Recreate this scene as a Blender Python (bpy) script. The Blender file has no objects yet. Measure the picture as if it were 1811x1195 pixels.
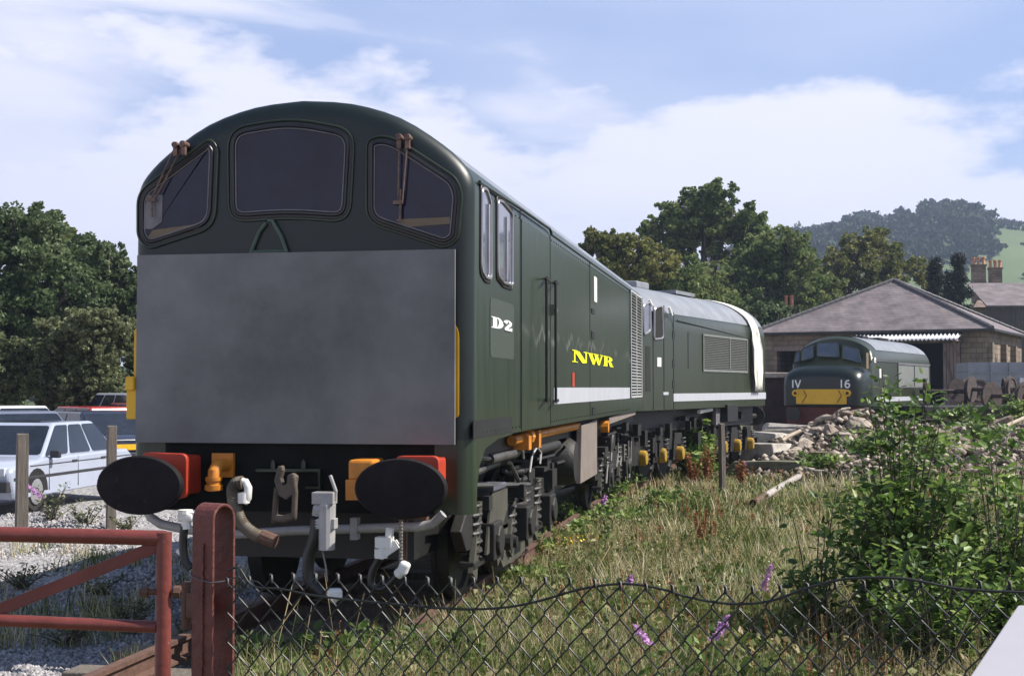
import bpy, bmesh, math, random
import numpy as np
from mathutils import Vector, Matrix
from math import sin, cos, pi, radians, sqrt, atan2
random.seed(7); rng = np.random.default_rng(7)
scene = bpy.context.scene
COL = scene.collection

# ---------------------------------------------------------------- camera, world, sun
F, CX, CY = 2400., 905.5, 597.5
CYAW, CPITCH = radians(10.6), radians(2.09)
CAM = Vector((0, 0, 1.7))
R_ = Vector((cos(CYAW), sin(CYAW), 0)); H_ = Vector((-sin(CYAW), cos(CYAW), 0))
F_ = H_*cos(CPITCH) + Vector((0, 0, sin(CPITCH))); U_ = -H_*sin(CPITCH) + Vector((0, 0, cos(CPITCH)))
cd = bpy.data.cameras.new('camera'); cam = bpy.data.objects.new('camera', cd); COL.objects.link(cam)
cam.location = CAM; cam.rotation_euler = (pi/2 + CPITCH, 0, CYAW)
cd.sensor_width = 36; cd.lens = 36*F/1811; cd.clip_start = .05; cd.clip_end = 6000
scene.camera = cam
SUN_EL, SUN_AZ = radians(49), radians(82)      # azimuth from +Y towards +X
sd_ = Vector((sin(SUN_AZ)*cos(SUN_EL), cos(SUN_AZ)*cos(SUN_EL), sin(SUN_EL)))
sl = bpy.data.lights.new('sun', 'SUN'); so = bpy.data.objects.new('sun', sl); COL.objects.link(so)
sl.energy = 5.0; sl.angle = radians(.5); sl.color = (1, .94, .85)
so.rotation_euler = sd_.to_track_quat('Z', 'Y').to_euler(); so.location = (20, 10, 40)
world = bpy.data.worlds.new('World'); scene.world = world; world.use_nodes = True
def build_world():
    nt = world.node_tree; N = nt.nodes; L = nt.links; N.clear()
    out = N.new('ShaderNodeOutputWorld')
    sky = N.new('ShaderNodeTexSky'); sky.sky_type = 'NISHITA'; sky.sun_disc = False
    sky.sun_elevation = SUN_EL; sky.sun_rotation = SUN_AZ; sky.air_density = 1.0; sky.dust_density = .6; sky.ozone_density = 2.5
    bg = N.new('ShaderNodeBackground'); bg.inputs[1].default_value = .085
    L.new(sky.outputs[0], bg.inputs[0])
    tc = N.new('ShaderNodeTexCoord')
    mp = N.new('ShaderNodeMapping'); mp.inputs['Rotation'].default_value = (0.02, .03, 1.15); mp.inputs['Scale'].default_value = (1, 1, 3.6)
    L.new(tc.outputs['Generated'], mp.inputs[0])
    n1 = N.new('ShaderNodeTexNoise'); n1.inputs['Scale'].default_value = 2.3; n1.inputs['Detail'].default_value = 7; n1.inputs['Roughness'].default_value = .5; n1.inputs['Distortion'].default_value = .5
    L.new(mp.outputs[0], n1.inputs[0])
    r1 = N.new('ShaderNodeMapRange'); r1.interpolation_type = 'SMOOTHSTEP'; r1.inputs[1].default_value = .40; r1.inputs[2].default_value = .60
    L.new(n1.outputs[0], r1.inputs[0])
    sp = N.new('ShaderNodeSeparateXYZ'); L.new(tc.outputs['Generated'], sp.inputs[0])
    def rng_(src, a, b, c, d):
        n = N.new('ShaderNodeMapRange'); n.interpolation_type = 'SMOOTHSTEP'
        for k, v in zip((1, 2, 3, 4), (a, b, c, d)): n.inputs[k].default_value = v
        L.new(src, n.inputs[0]); return n.outputs[0]
    def op(o, a, b, cl_=False):
        n = N.new('ShaderNodeMath'); n.operation = o; n.use_clamp = cl_
        for k, v in enumerate((a, b)):
            if isinstance(v, (int, float)): n.inputs[k].default_value = v
            else: L.new(v, n.inputs[k])
        return n.outputs[0]
    m2 = N.new('ShaderNodeMapping'); m2.inputs['Scale'].default_value = (1, 1, 2.4); m2.inputs['Location'].default_value = (.37, .2, .1); L.new(tc.outputs['Generated'], m2.inputs[0])
    n2 = N.new('ShaderNodeTexNoise'); n2.inputs['Scale'].default_value = 4.2; n2.inputs['Detail'].default_value = 9; n2.inputs['Roughness'].default_value = .56; L.new(m2.outputs[0], n2.inputs[0])
    zz = op('ADD', sp.outputs[2], op('MULTIPLY', op('SUBTRACT', n2.outputs[0], .5), -.42))
    bank = rng_(zz, .222, .172, 0, 1)                                  # cloud bank standing over the horizon
    lean = rng_(sp.outputs[0], -.45, .30, .09, -.20)
    high = op('MULTIPLY', rng_(op('ADD', n1.outputs[0], lean), .46, .66, 0, 1), rng_(sp.outputs[2], .62, .40, 0, 1))
    wisp = rng_(n1.outputs[0], .30, .72, .10, .42)
    cover = op('MAXIMUM', op('MULTIPLY', bank, .97), op('MULTIPLY', high, .9))
    cover = op('MAXIMUM', cover, op('MULTIPLY', wisp, rng_(sp.outputs[2], .6, .3, 0, 1)))
    mx_out = op('MULTIPLY', cover, rng_(n2.outputs[0], .2, .62, .78, 1.0), True)
    cl = N.new('ShaderNodeBackground'); cl.inputs[0].default_value = (.72, .72, .83, 1); cl.inputs[1].default_value = .84
    bl = N.new('ShaderNodeBackground'); bl.inputs[0].default_value = (.28, .40, .76, 1); bl.inputs[1].default_value = .76
    add = N.new('ShaderNodeMixShader'); add.inputs[0].default_value = .6
    hz = N.new('ShaderNodeMapRange'); hz.interpolation_type = 'SMOOTHSTEP'; hz.inputs[1].default_value = .22; hz.inputs[2].default_value = .6; hz.inputs[3].default_value = .6; hz.inputs[4].default_value = 0
    L.new(sp.outputs[2], hz.inputs[0]); L.new(hz.outputs[0], add.inputs[0])
    L.new(bg.outputs[0], add.inputs[1]); L.new(bl.outputs[0], add.inputs[2])
    ms = N.new('ShaderNodeMixShader'); L.new(mx_out, ms.inputs[0]); L.new(add.outputs[0], ms.inputs[1]); L.new(cl.outputs[0], ms.inputs[2])
    L.new(ms.outputs[0], out.inputs[0])
build_world()
vs = scene.view_settings; vs.view_transform = 'Standard'; vs.look = 'None'; vs.exposure = .72; vs.gamma = 1; vs.use_curve_mapping = False
scene.cycles.max_bounces = 6; scene.cycles.transparent_max_bounces = 6; scene.cycles.use_denoising = True

# ---------------------------------------------------------------- helpers
def ray(px, py): return R_*((px-CX)/F) - U_*((py-CY)/F) + F_
def W(px, py, d): return CAM + ray(px, py)*d            # point at depth d
def G(px, py, z=-.2):
    r = ray(px, py); return CAM + r*((z-1.7)/r.z)
def XD(px, d, z=0.):                                     # pixel column + depth -> ground position
    c = (px-CX)/F*d; p = R_*c + H_*d; return Vector((p.x, p.y, z))
class Frame:
    def __init__(s, x, y, a):                            # a: clockwise yaw; local y axis = (sin a, cos a)
        s.o = Vector((x, y, 0)); s.a = a
        s.ax = Vector((cos(a), -sin(a), 0)); s.ay = Vector((sin(a), cos(a), 0))
    def at(s, px, py, axis, val):
        r = ray(px, py); lr = Vector((r.dot(s.ax), r.dot(s.ay), r.z))
        c = CAM - s.o; lc = Vector((c.dot(s.ax), c.dot(s.ay), c.z)); i = 'xyz'.index(axis)
        return lc + lr*((val-lc[i])/lr[i])
    def w(s, x, y, z=0): return s.o + s.ax*x + s.ay*y + Vector((0, 0, z))

def link(o): COL.objects.link(o); return o
def tag(o, label=None, cat=None, group=None, kind=None):
    if label: o['label'] = label
    if cat: o['category'] = cat
    if group: o['group'] = group
    if kind: o['kind'] = kind
    return o
def empty(name, loc=(0, 0, 0), rz=0, label=None, cat=None, group=None):
    o = link(bpy.data.objects.new(name, None)); o.location = loc; o.rotation_euler = (0, 0, rz); o.empty_display_size = .2
    return tag(o, label, cat, group)
def copy_tree(o, parent=None):
    c = link(o.copy()); c.parent = parent
    for ch in list(o.children): copy_tree(ch, c)
    return c
class MB:
    def __init__(s): s.v = []; s.f = []; s.m = []; s.mi = 0
    def add(s, vs, fs):
        b = len(s.v); s.v += [tuple(v) for v in vs]; s.f += [tuple(i+b for i in f) for f in fs]; s.m += [s.mi]*len(fs); return s
    def box(s, c, d, rz=0, rx=0, ry=0):
        M = Matrix.Rotation(rz, 3, 'Z') @ Matrix.Rotation(ry, 3, 'Y') @ Matrix.Rotation(rx, 3, 'X'); c = Vector(c)
        vs = [c + M @ Vector((x*d[0]/2, y*d[1]/2, z*d[2]/2)) for x in (-1, 1) for y in (-1, 1) for z in (-1, 1)]
        return s.add(vs, [(0, 1, 3, 2), (4, 6, 7, 5), (0, 4, 5, 1), (2, 3, 7, 6), (0, 2, 6, 4), (1, 5, 7, 3)])
    def bb(s, x0, x1, y0, y1, z0, z1): return s.box(((x0+x1)/2, (y0+y1)/2, (z0+z1)/2), (abs(x1-x0), abs(y1-y0), abs(z1-z0)))
    def prism(s, pts, dv):                                # polygon of 3D points extruded by vector dv
        n = len(pts); dv = Vector(dv); a = [Vector(p) for p in pts]; b = [p+dv for p in a]
        nrm = Vector((0, 0, 0))
        for i in range(n): nrm += a[i].cross(a[(i+1) % n])
        if nrm.dot(dv) > 0: a = a[::-1]; b = b[::-1]
        return s.add(a+b, [tuple(range(n)), tuple(range(2*n-1, n-1, -1))] + [(i, i+n, (i+1) % n+n, (i+1) % n) for i in range(n)])
    def tube(s, pts, r, n=8, closed=False, cap=True, rs=None):
        P = [Vector(p) for p in pts]; m = len(P); rings = []; up = None
        for i in range(m):
            if closed: t = P[(i+1) % m]-P[i-1]
            else: t = P[min(i+1, m-1)]-P[max(i-1, 0)]
            t = t.normalized() if t.length > 1e-9 else Vector((0, 0, 1))
            if up is None: up = t.orthogonal().normalized()
            up = (up - t*up.dot(t)); up = up.normalized() if up.length > 1e-6 else t.orthogonal().normalized()
            q = t.cross(up); rr = rs[i] if rs else r
            rings.append([P[i] + up*cos(2*pi*k/n)*rr + q*sin(2*pi*k/n)*rr for k in range(n)])
        fs = []
        for i in range(m if closed else m-1):
            j = (i+1) % m
            for k in range(n): fs.append((i*n+k, i*n+(k+1) % n, j*n+(k+1) % n, j*n+k))
        if not closed and cap: fs += [tuple(range(n))[::-1], tuple((m-1)*n+k for k in range(n))]
        return s.add([v for r_ in rings for v in r_], fs)
    def loft(s, rings, capa=True, capb=True):
        n = len(rings[0]); fs = []
        for i in range(len(rings)-1):
            for k in range(n): fs.append((i*n+k, (i+1)*n+k, (i+1)*n+(k+1) % n, i*n+(k+1) % n))
        if capa: fs.append(tuple(range(n)))
        if capb: fs.append(tuple((len(rings)-1)*n+k for k in range(n))[::-1])
        return s.add([v for r_ in rings for v in r_], fs)
    def lathe(s, prof, c, axis='y', n=24, sx=1, sz=1):   # prof [(r, h)] round axis
        rings = []
        for r, h in prof:
            rg = []
            for k in range(n):
                a = 2*pi*k/n; u = r*cos(a)*sx; w = r*sin(a)*sz
                p = {'y': (u, h, w), 'x': (h, u, w), 'z': (u, w, h)}[axis]
                rg.append(Vector(c)+Vector(p))
            rings.append(rg)
        return s.loft(rings)
    def build(s, name, mats, parent=None, smooth=0, bevel=0, seg=2):
        me = bpy.data.meshes.new(name); me.from_pydata(s.v, [], s.f)
        mats = mats if isinstance(mats, (list, tuple)) else [mats]
        for m in mats: me.materials.append(m)
        if len(mats) > 1: me.polygons.foreach_set('material_index', s.m)
        bm = bmesh.new(); bm.from_mesh(me); bmesh.ops.recalc_face_normals(bm, faces=bm.faces); bm.to_mesh(me); bm.free()
        o = link(bpy.data.objects.new(name, me)); o.parent = parent
        if smooth:
            for p in me.polygons: p.use_smooth = True
            me.set_sharp_from_angle(angle=radians(smooth))
        if bevel:
            b = o.modifiers.new('bevel', 'BEVEL'); b.width = bevel; b.segments = seg; b.limit_method = 'ANGLE'; b.angle_limit = radians(40)
        return o
def np_mesh(name, V, Q, mat, parent=None):               # V (n,3), Q (m,k) numpy
    me = bpy.data.meshes.new(name); V = np.asarray(V, np.float32); Q = np.asarray(Q, np.int32); m, k = Q.shape
    me.vertices.add(len(V)); me.vertices.foreach_set('co', V.ravel())
    me.loops.add(m*k); me.loops.foreach_set('vertex_index', Q.ravel())
    me.polygons.add(m); me.polygons.foreach_set('loop_start', np.arange(0, m*k, k, dtype=np.int32))
    me.update(calc_edges=True)
    for mm in (mat if isinstance(mat, (list, tuple)) else [mat]): me.materials.append(mm)
    o = link(bpy.data.objects.new(name, me)); o.parent = parent; return o
def rounded(pts, r, n=5):                                # round polygon corners (3D points)
    P = [Vector(p) for p in pts]; out = []; m = len(P)
    for i in range(m):
        a, b, c = P[i-1], P[i], P[(i+1) % m]; u = (a-b); w = (c-b); rr = r[i] if isinstance(r, (list, tuple)) else r
        k = min(rr, u.length*.48, w.length*.48); p0 = b+u.normalized()*k; p1 = b+w.normalized()*k
        for j in range(n+1):
            t = j/n; out.append(p0*(1-t)**2 + b*2*t*(1-t) + p1*t*t)
    return out
def inset(pts, k):                                       # shrink a loop towards the inside by about k
    P = [Vector(p) for p in pts]; c = sum(P, Vector())/len(P); nrm = Vector()
    for i in range(len(P)): nrm += (P[i]-c).cross(P[(i+1) % len(P)]-c)
    nrm.normalize(); out = []
    for i in range(len(P)):
        t = (P[(i+1) % len(P)]-P[i-1])
        if t.length < 1e-6: t = P[(i+2) % len(P)]-P[i-2]
        out.append(P[i] + nrm.cross(t.normalized())*k)
    return out

# ---------------------------------------------------------------- materials
MATS = {}
def mat(name, col, rough=.6, metal=0, var=.15, vscale=6, col2=None, bump=0, bscale=40, coat=0, spec=.5, stretch=(1, 1, 1), island=False, trans=0, wear=None, wth=.62, wscale=3):
    m = bpy.data.materials.new(name); m.use_nodes = True; nt = m.node_tree; N = nt.nodes; L = nt.links
    b = N['Principled BSDF']; b.inputs['Roughness'].default_value = rough; b.inputs['Metallic'].default_value = metal
    b.inputs['Coat Weight'].default_value = coat; b.inputs['Specular IOR Level'].default_value = spec
    tc = N.new('ShaderNodeTexCoord'); mp = N.new('ShaderNodeMapping'); mp.inputs['Scale'].default_value = stretch
    L.new(tc.outputs['Object'], mp.inputs[0])
    c2 = col2 or tuple(c*(1-var) for c in col)
    mx = N.new('ShaderNodeMix'); mx.data_type = 'RGBA'
    hi = tuple(min(1, c*(1+var)) for c in col)
    mx.inputs[6].default_value = (*c2, 1); mx.inputs[7].default_value = (*hi, 1)
    if island:
        g = N.new('ShaderNodeNewGeometry'); L.new(g.outputs['Random Per Island'], mx.inputs[0])
    else:
        n = N.new('ShaderNodeTexNoise'); n.inputs['Scale'].default_value = vscale; n.inputs['Detail'].default_value = 6; n.inputs['Roughness'].default_value = .65
        L.new(mp.outputs[0], n.inputs[0])
        r = N.new('ShaderNodeMapRange'); r.inputs[1].default_value = .3; r.inputs[2].default_value = .7; L.new(n.outputs[0], r.inputs[0]); L.new(r.outputs[0], mx.inputs[0])
    src = mx.outputs[2]
    if wear:
        n3 = N.new('ShaderNodeTexNoise'); n3.inputs['Scale'].default_value = wscale; n3.inputs['Detail'].default_value = 8; n3.inputs['Roughness'].default_value = .7; L.new(mp.outputs[0], n3.inputs[0])
        r3 = N.new('ShaderNodeMapRange'); r3.inputs[1].default_value = wth; r3.inputs[2].default_value = wth+.04; L.new(n3.outputs[0], r3.inputs[0])
        m3 = N.new('ShaderNodeMix'); m3.data_type = 'RGBA'; m3.inputs[7].default_value = (*wear, 1); L.new(r3.outputs[0], m3.inputs[0]); L.new(src, m3.inputs[6]); src = m3.outputs[2]
    L.new(src, b.inputs['Base Color'])
    if bump:
        nb = N.new('ShaderNodeTexNoise'); nb.inputs['Scale'].default_value = bscale; nb.inputs['Detail'].default_value = 5; L.new(mp.outputs[0], nb.inputs[0])
        bp = N.new('ShaderNodeBump'); bp.inputs['Strength'].default_value = bump; bp.inputs['Distance'].default_value = .02; L.new(nb.outputs[0], bp.inputs['Height']); L.new(bp.outputs[0], b.inputs['Normal'])
    if trans:
        t = N.new('ShaderNodeBsdfTranslucent'); L.new(src, t.inputs[0]); ms = N.new('ShaderNodeMixShader'); ms.inputs[0].default_value = trans
        L.new(b.outputs[0], ms.inputs[1]); L.new(t.outputs[0], ms.inputs[2]); L.new(ms.outputs[0], N['Material Output'].inputs[0])
    MATS[name] = m; return m
def ramp_island(name, cols, rough=.7, trans=.3, spec=.3, patch=None):
    m = mat(name, (1, 1, 1), rough, spec=spec, island=True, trans=trans); nt = m.node_tree; N = nt.nodes; L = nt.links
    g = [n for n in N if n.type == 'NEW_GEOMETRY'][0]; mx = [n for n in N if n.type == 'MIX'][0]
    cr = N.new('ShaderNodeValToRGB'); e = cr.color_ramp.elements
    for i, (p, c) in enumerate(cols):
        el = e[i] if i < 2 else e.new(p)
        el.position = p; el.color = (*c, 1)
    if patch:
        tc = [n for n in N if n.type == 'TEX_COORD'][0]
        n = N.new('ShaderNodeTexNoise'); n.inputs['Scale'].default_value = patch; n.inputs['Detail'].default_value = 3; L.new(tc.outputs['Object'], n.inputs[0])
        r = N.new('ShaderNodeMapRange'); r.inputs[1].default_value = .35; r.inputs[2].default_value = .65; r.inputs[3].default_value = -.35; r.inputs[4].default_value = .35; L.new(n.outputs[0], r.inputs[0])
        a = N.new('ShaderNodeMath'); a.operation = 'ADD'; a.use_clamp = True; L.new(g.outputs['Random Per Island'], a.inputs[0]); L.new(r.outputs[0], a.inputs[1]); L.new(a.outputs[0], cr.inputs[0])
    else: L.new(g.outputs['Random Per Island'], cr.inputs[0])
    for l in list(mx.outputs[2].links):
        L.new(cr.outputs[0], l.to_socket)
    return m
def brick_mat(name, c1, c2, mortar, sx, sy, rough=.85, msize=.02, bump=.5, axis='side', scale=1):
    m = bpy.data.materials.new(name); m.use_nodes = True; nt = m.node_tree; N = nt.nodes; L = nt.links; b = N['Principled BSDF']; b.inputs['Roughness'].default_value = rough
    tc = N.new('ShaderNodeTexCoord'); sp = N.new('ShaderNodeSeparateXYZ'); cb = N.new('ShaderNodeCombineXYZ'); L.new(tc.outputs['Object'], sp.inputs[0])
    a = N.new('ShaderNodeMath'); a.operation = 'ADD'; L.new(sp.outputs[0], a.inputs[0]); L.new(sp.outputs[1], a.inputs[1]); L.new(a.outputs[0], cb.inputs[0]); L.new(sp.outputs[2], cb.inputs[1])
    br = N.new('ShaderNodeTexBrick'); br.inputs['Scale'].default_value = 1; br.inputs['Brick Width'].default_value = sx; br.inputs['Row Height'].default_value = sy; br.inputs['Mortar Size'].default_value = msize
    br.inputs['Color1'].default_value = (*c1, 1); br.inputs['Color2'].default_value = (*c2, 1); br.inputs['Mortar'].default_value = (*mortar, 1); L.new(cb.outputs[0], br.inputs[0])
    n = N.new('ShaderNodeTexNoise'); n.inputs['Scale'].default_value = 1.3; n.inputs['Detail'].default_value = 8; L.new(tc.outputs['Object'], n.inputs[0])
    hs = N.new('ShaderNodeMix'); hs.data_type = 'RGBA'; hs.blend_type = 'MULTIPLY'; hs.inputs[0].default_value = 1
    r = N.new('ShaderNodeMapRange'); r.inputs[1].default_value = .3; r.inputs[2].default_value = .7; r.inputs[3].default_value = .6; r.inputs[4].default_value = 1.25; L.new(n.outputs[0], r.inputs[0])
    L.new(br.outputs[0], hs.inputs[6]); L.new(r.outputs[0], hs.inputs[7]); L.new(hs.outputs[2], b.inputs['Base Color'])
    bp = N.new('ShaderNodeBump'); bp.inputs['Strength'].default_value = bump; bp.inputs['Distance'].default_value = .02; L.new(br.outputs[1], bp.inputs['Height']); bp.invert = True; L.new(bp.outputs[0], b.inputs['Normal'])
    return m
def loco_paint(name, col, dull=.15):
    # dark green gloss with vertical weather streaks and a wavy line of painted reflection and scuffs half way up
    m = mat(name, col, .33, var=.10, vscale=1.2, stretch=(1, 1, .3), spec=.5, bump=.10, bscale=1.6); nt = m.node_tree; N = nt.nodes; L = nt.links; b = N['Principled BSDF']
    tc = [n for n in N if n.type == 'TEX_COORD'][0]; src = b.inputs['Base Color'].links[0].from_socket
    mp = N.new('ShaderNodeMapping'); mp.inputs['Scale'].default_value = (5, 5, .35); L.new(tc.outputs['Object'], mp.inputs[0])
    n = N.new('ShaderNodeTexNoise'); n.inputs['Scale'].default_value = 2.2; n.inputs['Detail'].default_value = 6; n.inputs['Roughness'].default_value = .7; L.new(mp.outputs[0], n.inputs[0])
    r = N.new('ShaderNodeMapRange'); r.inputs[1].default_value = .42; r.inputs[2].default_value = .78; r.inputs[4].default_value = dull*3; L.new(n.outputs[0], r.inputs[0])
    mx = N.new('ShaderNodeMix'); mx.data_type = 'RGBA'; mx.inputs[7].default_value = (.055, .064, .042, 1); L.new(r.outputs[0], mx.inputs[0]); L.new(src, mx.inputs[6])
    L.new(mx.outputs[2], b.inputs['Base Color'])
    r2 = N.new('ShaderNodeMapRange'); r2.inputs[3].default_value = .20; r2.inputs[4].default_value = .44; L.new(n.outputs[0], r2.inputs[0]); L.new(r2.outputs[0], b.inputs['Roughness'])
    return m, mx, tc
M = {}
M['green'], gmx, gtc = loco_paint('near_engine_green', (.017, .029, .014))
def scuff_sheen():
    nt = M['green'].node_tree; N = nt.nodes; L = nt.links; b = N['Principled BSDF']
    sp = N.new('ShaderNodeSeparateXYZ'); L.new(gtc.outputs['Object'], sp.inputs[0])
    def math(op, a, b_=None, c=None, clamp=False):
        n = N.new('ShaderNodeMath'); n.operation = op; n.use_clamp = clamp
        for i, v in enumerate((a, b_, c)):
            if v is None: continue
            if isinstance(v, (int, float)): n.inputs[i].default_value = v
            else: L.new(v, n.inputs[i])
        return n.outputs[0]
    mp = N.new('ShaderNodeMapping'); mp.inputs['Scale'].default_value = (0, 1, 0); L.new(gtc.outputs['Object'], mp.inputs[0])
    n = N.new('ShaderNodeTexNoise'); n.inputs['Scale'].default_value = 3.2; n.inputs['Detail'].default_value = 5; L.new(mp.outputs[0], n.inputs[0])
    off = math('MULTIPLY_ADD', n.outputs[0], .55, -.2)
    d = math('ABSOLUTE', math('SUBTRACT', math('SUBTRACT', sp.outputs[2], 2.09), off))
    line = math('SUBTRACT', 1, math('DIVIDE', d, .05), clamp=True)
    n2 = N.new('ShaderNodeTexNoise'); n2.inputs['Scale'].default_value = 2; L.new(gtc.outputs['Object'], n2.inputs[0])
    pw = math('MULTIPLY', line, math('MULTIPLY', math('SUBTRACT', n2.outputs[0], .40, clamp=True), 2.0, clamp=True))
    pw = math('MULTIPLY', pw, math('SUBTRACT', sp.outputs[1], 1.6, clamp=True))
    # pale grey painted along the wavy line for reflection and scuffs
    m2 = N.new('ShaderNodeMix'); m2.data_type = 'RGBA'; m2.inputs[7].default_value = (.26, .26, .24, 1); L.new(pw, m2.inputs[0]); L.new(gmx.outputs[2], m2.inputs[6]); L.new(m2.outputs[2], b.inputs['Base Color'])
scuff_sheen()
M['green2'], _, _ = loco_paint('engine_green', (.024, .032, .014), .12)
M['green_shade'] = mat('shaded_green_front', (.006, .012, .011), .42, var=.25, bump=.03, bscale=5)  # darker copy of the body green, front shade put into the colour
M['apron_shade'] = mat('shaded_apron', (.006, .007, .006), .7, spec=.15, var=.5, bump=.1)  # grimy black deepened to carry the shade on the front apron
M['roof'] = mat('roof_sky_sheen', (.19, .20, .22), .38, var=.25, vscale=2, stretch=(1, .4, 1), wear=(.07, .08, .08), wth=.64)  # pale grey stands in for sky reflected off the roof
M['black'] = mat('black_paint', (.012, .012, .012), .5, var=.4)
M['rubber'] = mat('rubber', (.012, .012, .013), .35, var=.3)
M['rim'] = mat('window_rim', (.16, .15, .16), .35, var=.3)
M['glass'] = mat('dark_glass', (.012, .013, .034), .08, var=.5, vscale=2, spec=.32)
M['glass2'] = mat('far_glass', (.10, .12, .15), .08, var=.2, vscale=2, spec=.8)
M['desk'] = mat('desk_brown', (.16, .115, .07), .6)
M['yellow'] = mat('panel_yellow', (.75, .42, .015), .45, var=.1, vscale=3)
M['orange'] = mat('pipe_orange', (.55, .20, .02), .45, var=.25, vscale=9, wear=(.2, .06, .02), wth=.66, wscale=8)
M['red'] = mat('signal_red', (.42, .045, .02), .42, var=.2, vscale=5)
M['board'] = mat('grey_board', (.19, .19, .19), .6, col2=(.075, .075, .075), var=.15, vscale=.75, bump=0)
M['steel'] = mat('worn_steel', (.20, .19, .17), .5, metal=.4, var=.35, vscale=9)
M['grime'] = mat('grimy_frame', (.013, .012, .010), .6, var=.5, vscale=6, bump=.2)
M['grime_lit'] = mat('lit_olive_frame', (.060, .057, .042), .6, var=.35, vscale=4, bump=.1)  # frame grime lightened to olive as if lit from the side
M['buffer'] = mat('buffer_face', (.010, .008, .009), .75, spec=.2, var=.5, vscale=6, wear=(.05, .03, .025), wth=.62, wscale=7, bump=.1)
M['white'] = mat('white_paint', (.72, .71, .68), .5, var=.12)
M['stripe'] = mat('pale_stripe', (.42, .43, .47), .5, var=.12, vscale=5, stretch=(4, 4, .4))
M['hose'] = mat('rubber_hose', (.11, .09, .065), .6, var=.3)
M['pipe_grey'] = mat('grey_pipe', (.34, .33, .33), .45, var=.25)
M['box_brown'] = mat('taupe_metal', (.20, .165, .14), .6, var=.15)
M['rust'] = mat('rust', (.10, .052, .036), .85, var=.35, vscale=14, bump=.3)
M['gate'] = mat('gate_red_oxide', (.150, .034, .027), .45, var=.25, vscale=9, wear=(.17, .15, .18), wth=.635, wscale=13, bump=.12)
M['post_red'] = mat('post_red_oxide', (.115, .030, .022), .6, var=.35, vscale=12, wear=(.07, .035, .03), wth=.58, wscale=11, bump=.4)
M['wood'] = mat('weathered_wood', (.13, .11, .092), .85, var=.35, vscale=7, stretch=(6, 6, .5), bump=.5, bscale=8)
M['wire'] = mat('black_wire', (.010, .013, .013), .5, var=.3)
M['wire_r'] = mat('zinc_wire', (.10, .10, .11), .35, metal=.6)
M['lettery'] = mat('yellow_letters', (.85, .85, .0), .5, var=.02)
M['letterw'] = mat('white_letters', (.85, .85, .85), .5, var=.02)
M['patch'] = mat('number_patch', (.044, .056, .042), .5, var=.03)
M['tyre'] = mat('tyre', (.02, .02, .02), .8)
M['cloth'] = mat('white_sheet', (.80, .79, .70), .85, var=.1)
M['slate'] = brick_mat('slates', (.15, .125, .13), (.19, .16, .16), (.085, .075, .08), .3, .14, rough=.75, msize=.008, bump=.4)
M['stone'] = brick_mat('sandstone', (.25, .19, .135), (.17, .13, .095), (.11, .09, .07), .55, .26, msize=.018)
M['chimney_stone'] = brick_mat('chimney_stone', (.30, .22, .16), (.22, .16, .12), (.16, .13, .1), .4, .2)
M['terracotta'] = mat('terracotta', (.50, .22, .12), .7)
M['ridge'] = mat('ridge_tile', (.085, .08, .085), .7)
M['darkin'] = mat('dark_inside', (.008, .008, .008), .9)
M['tin'] = mat('white_corrugated', (.60, .60, .62), .5, var=.15)
M['doorwood'] = mat('faded_planks', (.22, .17, .155), .8, var=.25, vscale=4, stretch=(6, 6, .4), bump=.3)
M['wagon'] = mat('grey_wagon', (.27, .28, .31), .6, var=.15, vscale=2)
M['bark'] = mat('bark', (.085, .07, .055), .9, var=.4, vscale=8, bump=.6)
M['signwhite'] = mat('board_white', (.37, .36, .39), .6, var=.06, vscale=3)
M['rock'] = mat('rubble_stone', (.25, .20, .155), .9, var=.45, vscale=4, bump=.6, bscale=14, col2=(.11, .088, .070))
M['rock2'] = mat('dark_rubble', (.085, .070, .060), .9, var=.5, vscale=5, bump=.5, bscale=14)
M['gravel'] = ramp_island('gravel_stones', [(0, (.13, .125, .13)), (.4, (.26, .25, .26)), (1, (.46, .44, .44))], .9, 0)
M['leaf_dark'] = ramp_island('leaf_dark', [(0, (0.043, 0.072, 0.029)), (.6, (0.108, 0.157, 0.064)), (1, (0.215, 0.257, 0.129))], .6, .4, .25, patch=.35)
M['leaf_mid'] = ramp_island('leaf_mid', [(0, (0.063, 0.101, 0.031)), (.6, (0.140, 0.196, 0.063)), (1, (0.294, 0.322, 0.126))], .6, .42, .25, patch=.3)
M['leaf_hedge'] = ramp_island('leaf_hedge', [(0, (0.101, 0.120, 0.055)), (.6, (0.202, 0.230, 0.110)), (1, (0.331, 0.350, 0.202))], .6, .42, .25, patch=.5)
M['leaf_olive'] = ramp_island('leaf_olive', [(0, (0.069, 0.090, 0.025)), (.6, (0.163, 0.188, 0.056)), (1, (0.338, 0.312, 0.112))], .6, .42, .25, patch=.3)
M['leaf_fir'] = ramp_island('leaf_fir', [(0, (.008, .014, .009)), (1, (.028, .042, .024))], .6, .1)
M['leaf_bush'] = ramp_island('leaf_bush', [(0, (0.050, 0.094, 0.022)), (.5, (0.125, 0.213, 0.044)), (.85, (0.251, 0.350, 0.088)), (1, (0.426, 0.476, 0.175))], .45, .4, .4, patch=.8)
M['leaf_far'] = ramp_island('leaf_far', [(0, (.016, .030, .014)), (1, (.050, .075, .032))], .8, .1)
M['grass'] = ramp_island('grass_blades', [(0, (.055, .09, .02)), (.36, (.14, .19, .05)), (.56, (.31, .30, .12)), (.8, (.52, .43, .26)), (1, (.70, .61, .44))], .7, .35, .2, patch=.55)
M['clover'] = ramp_island('clover_leaves', [(0, (.035, .07, .016)), (.6, (.10, .16, .04)), (1, (.26, .30, .13))], .5, .35, .3)
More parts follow.
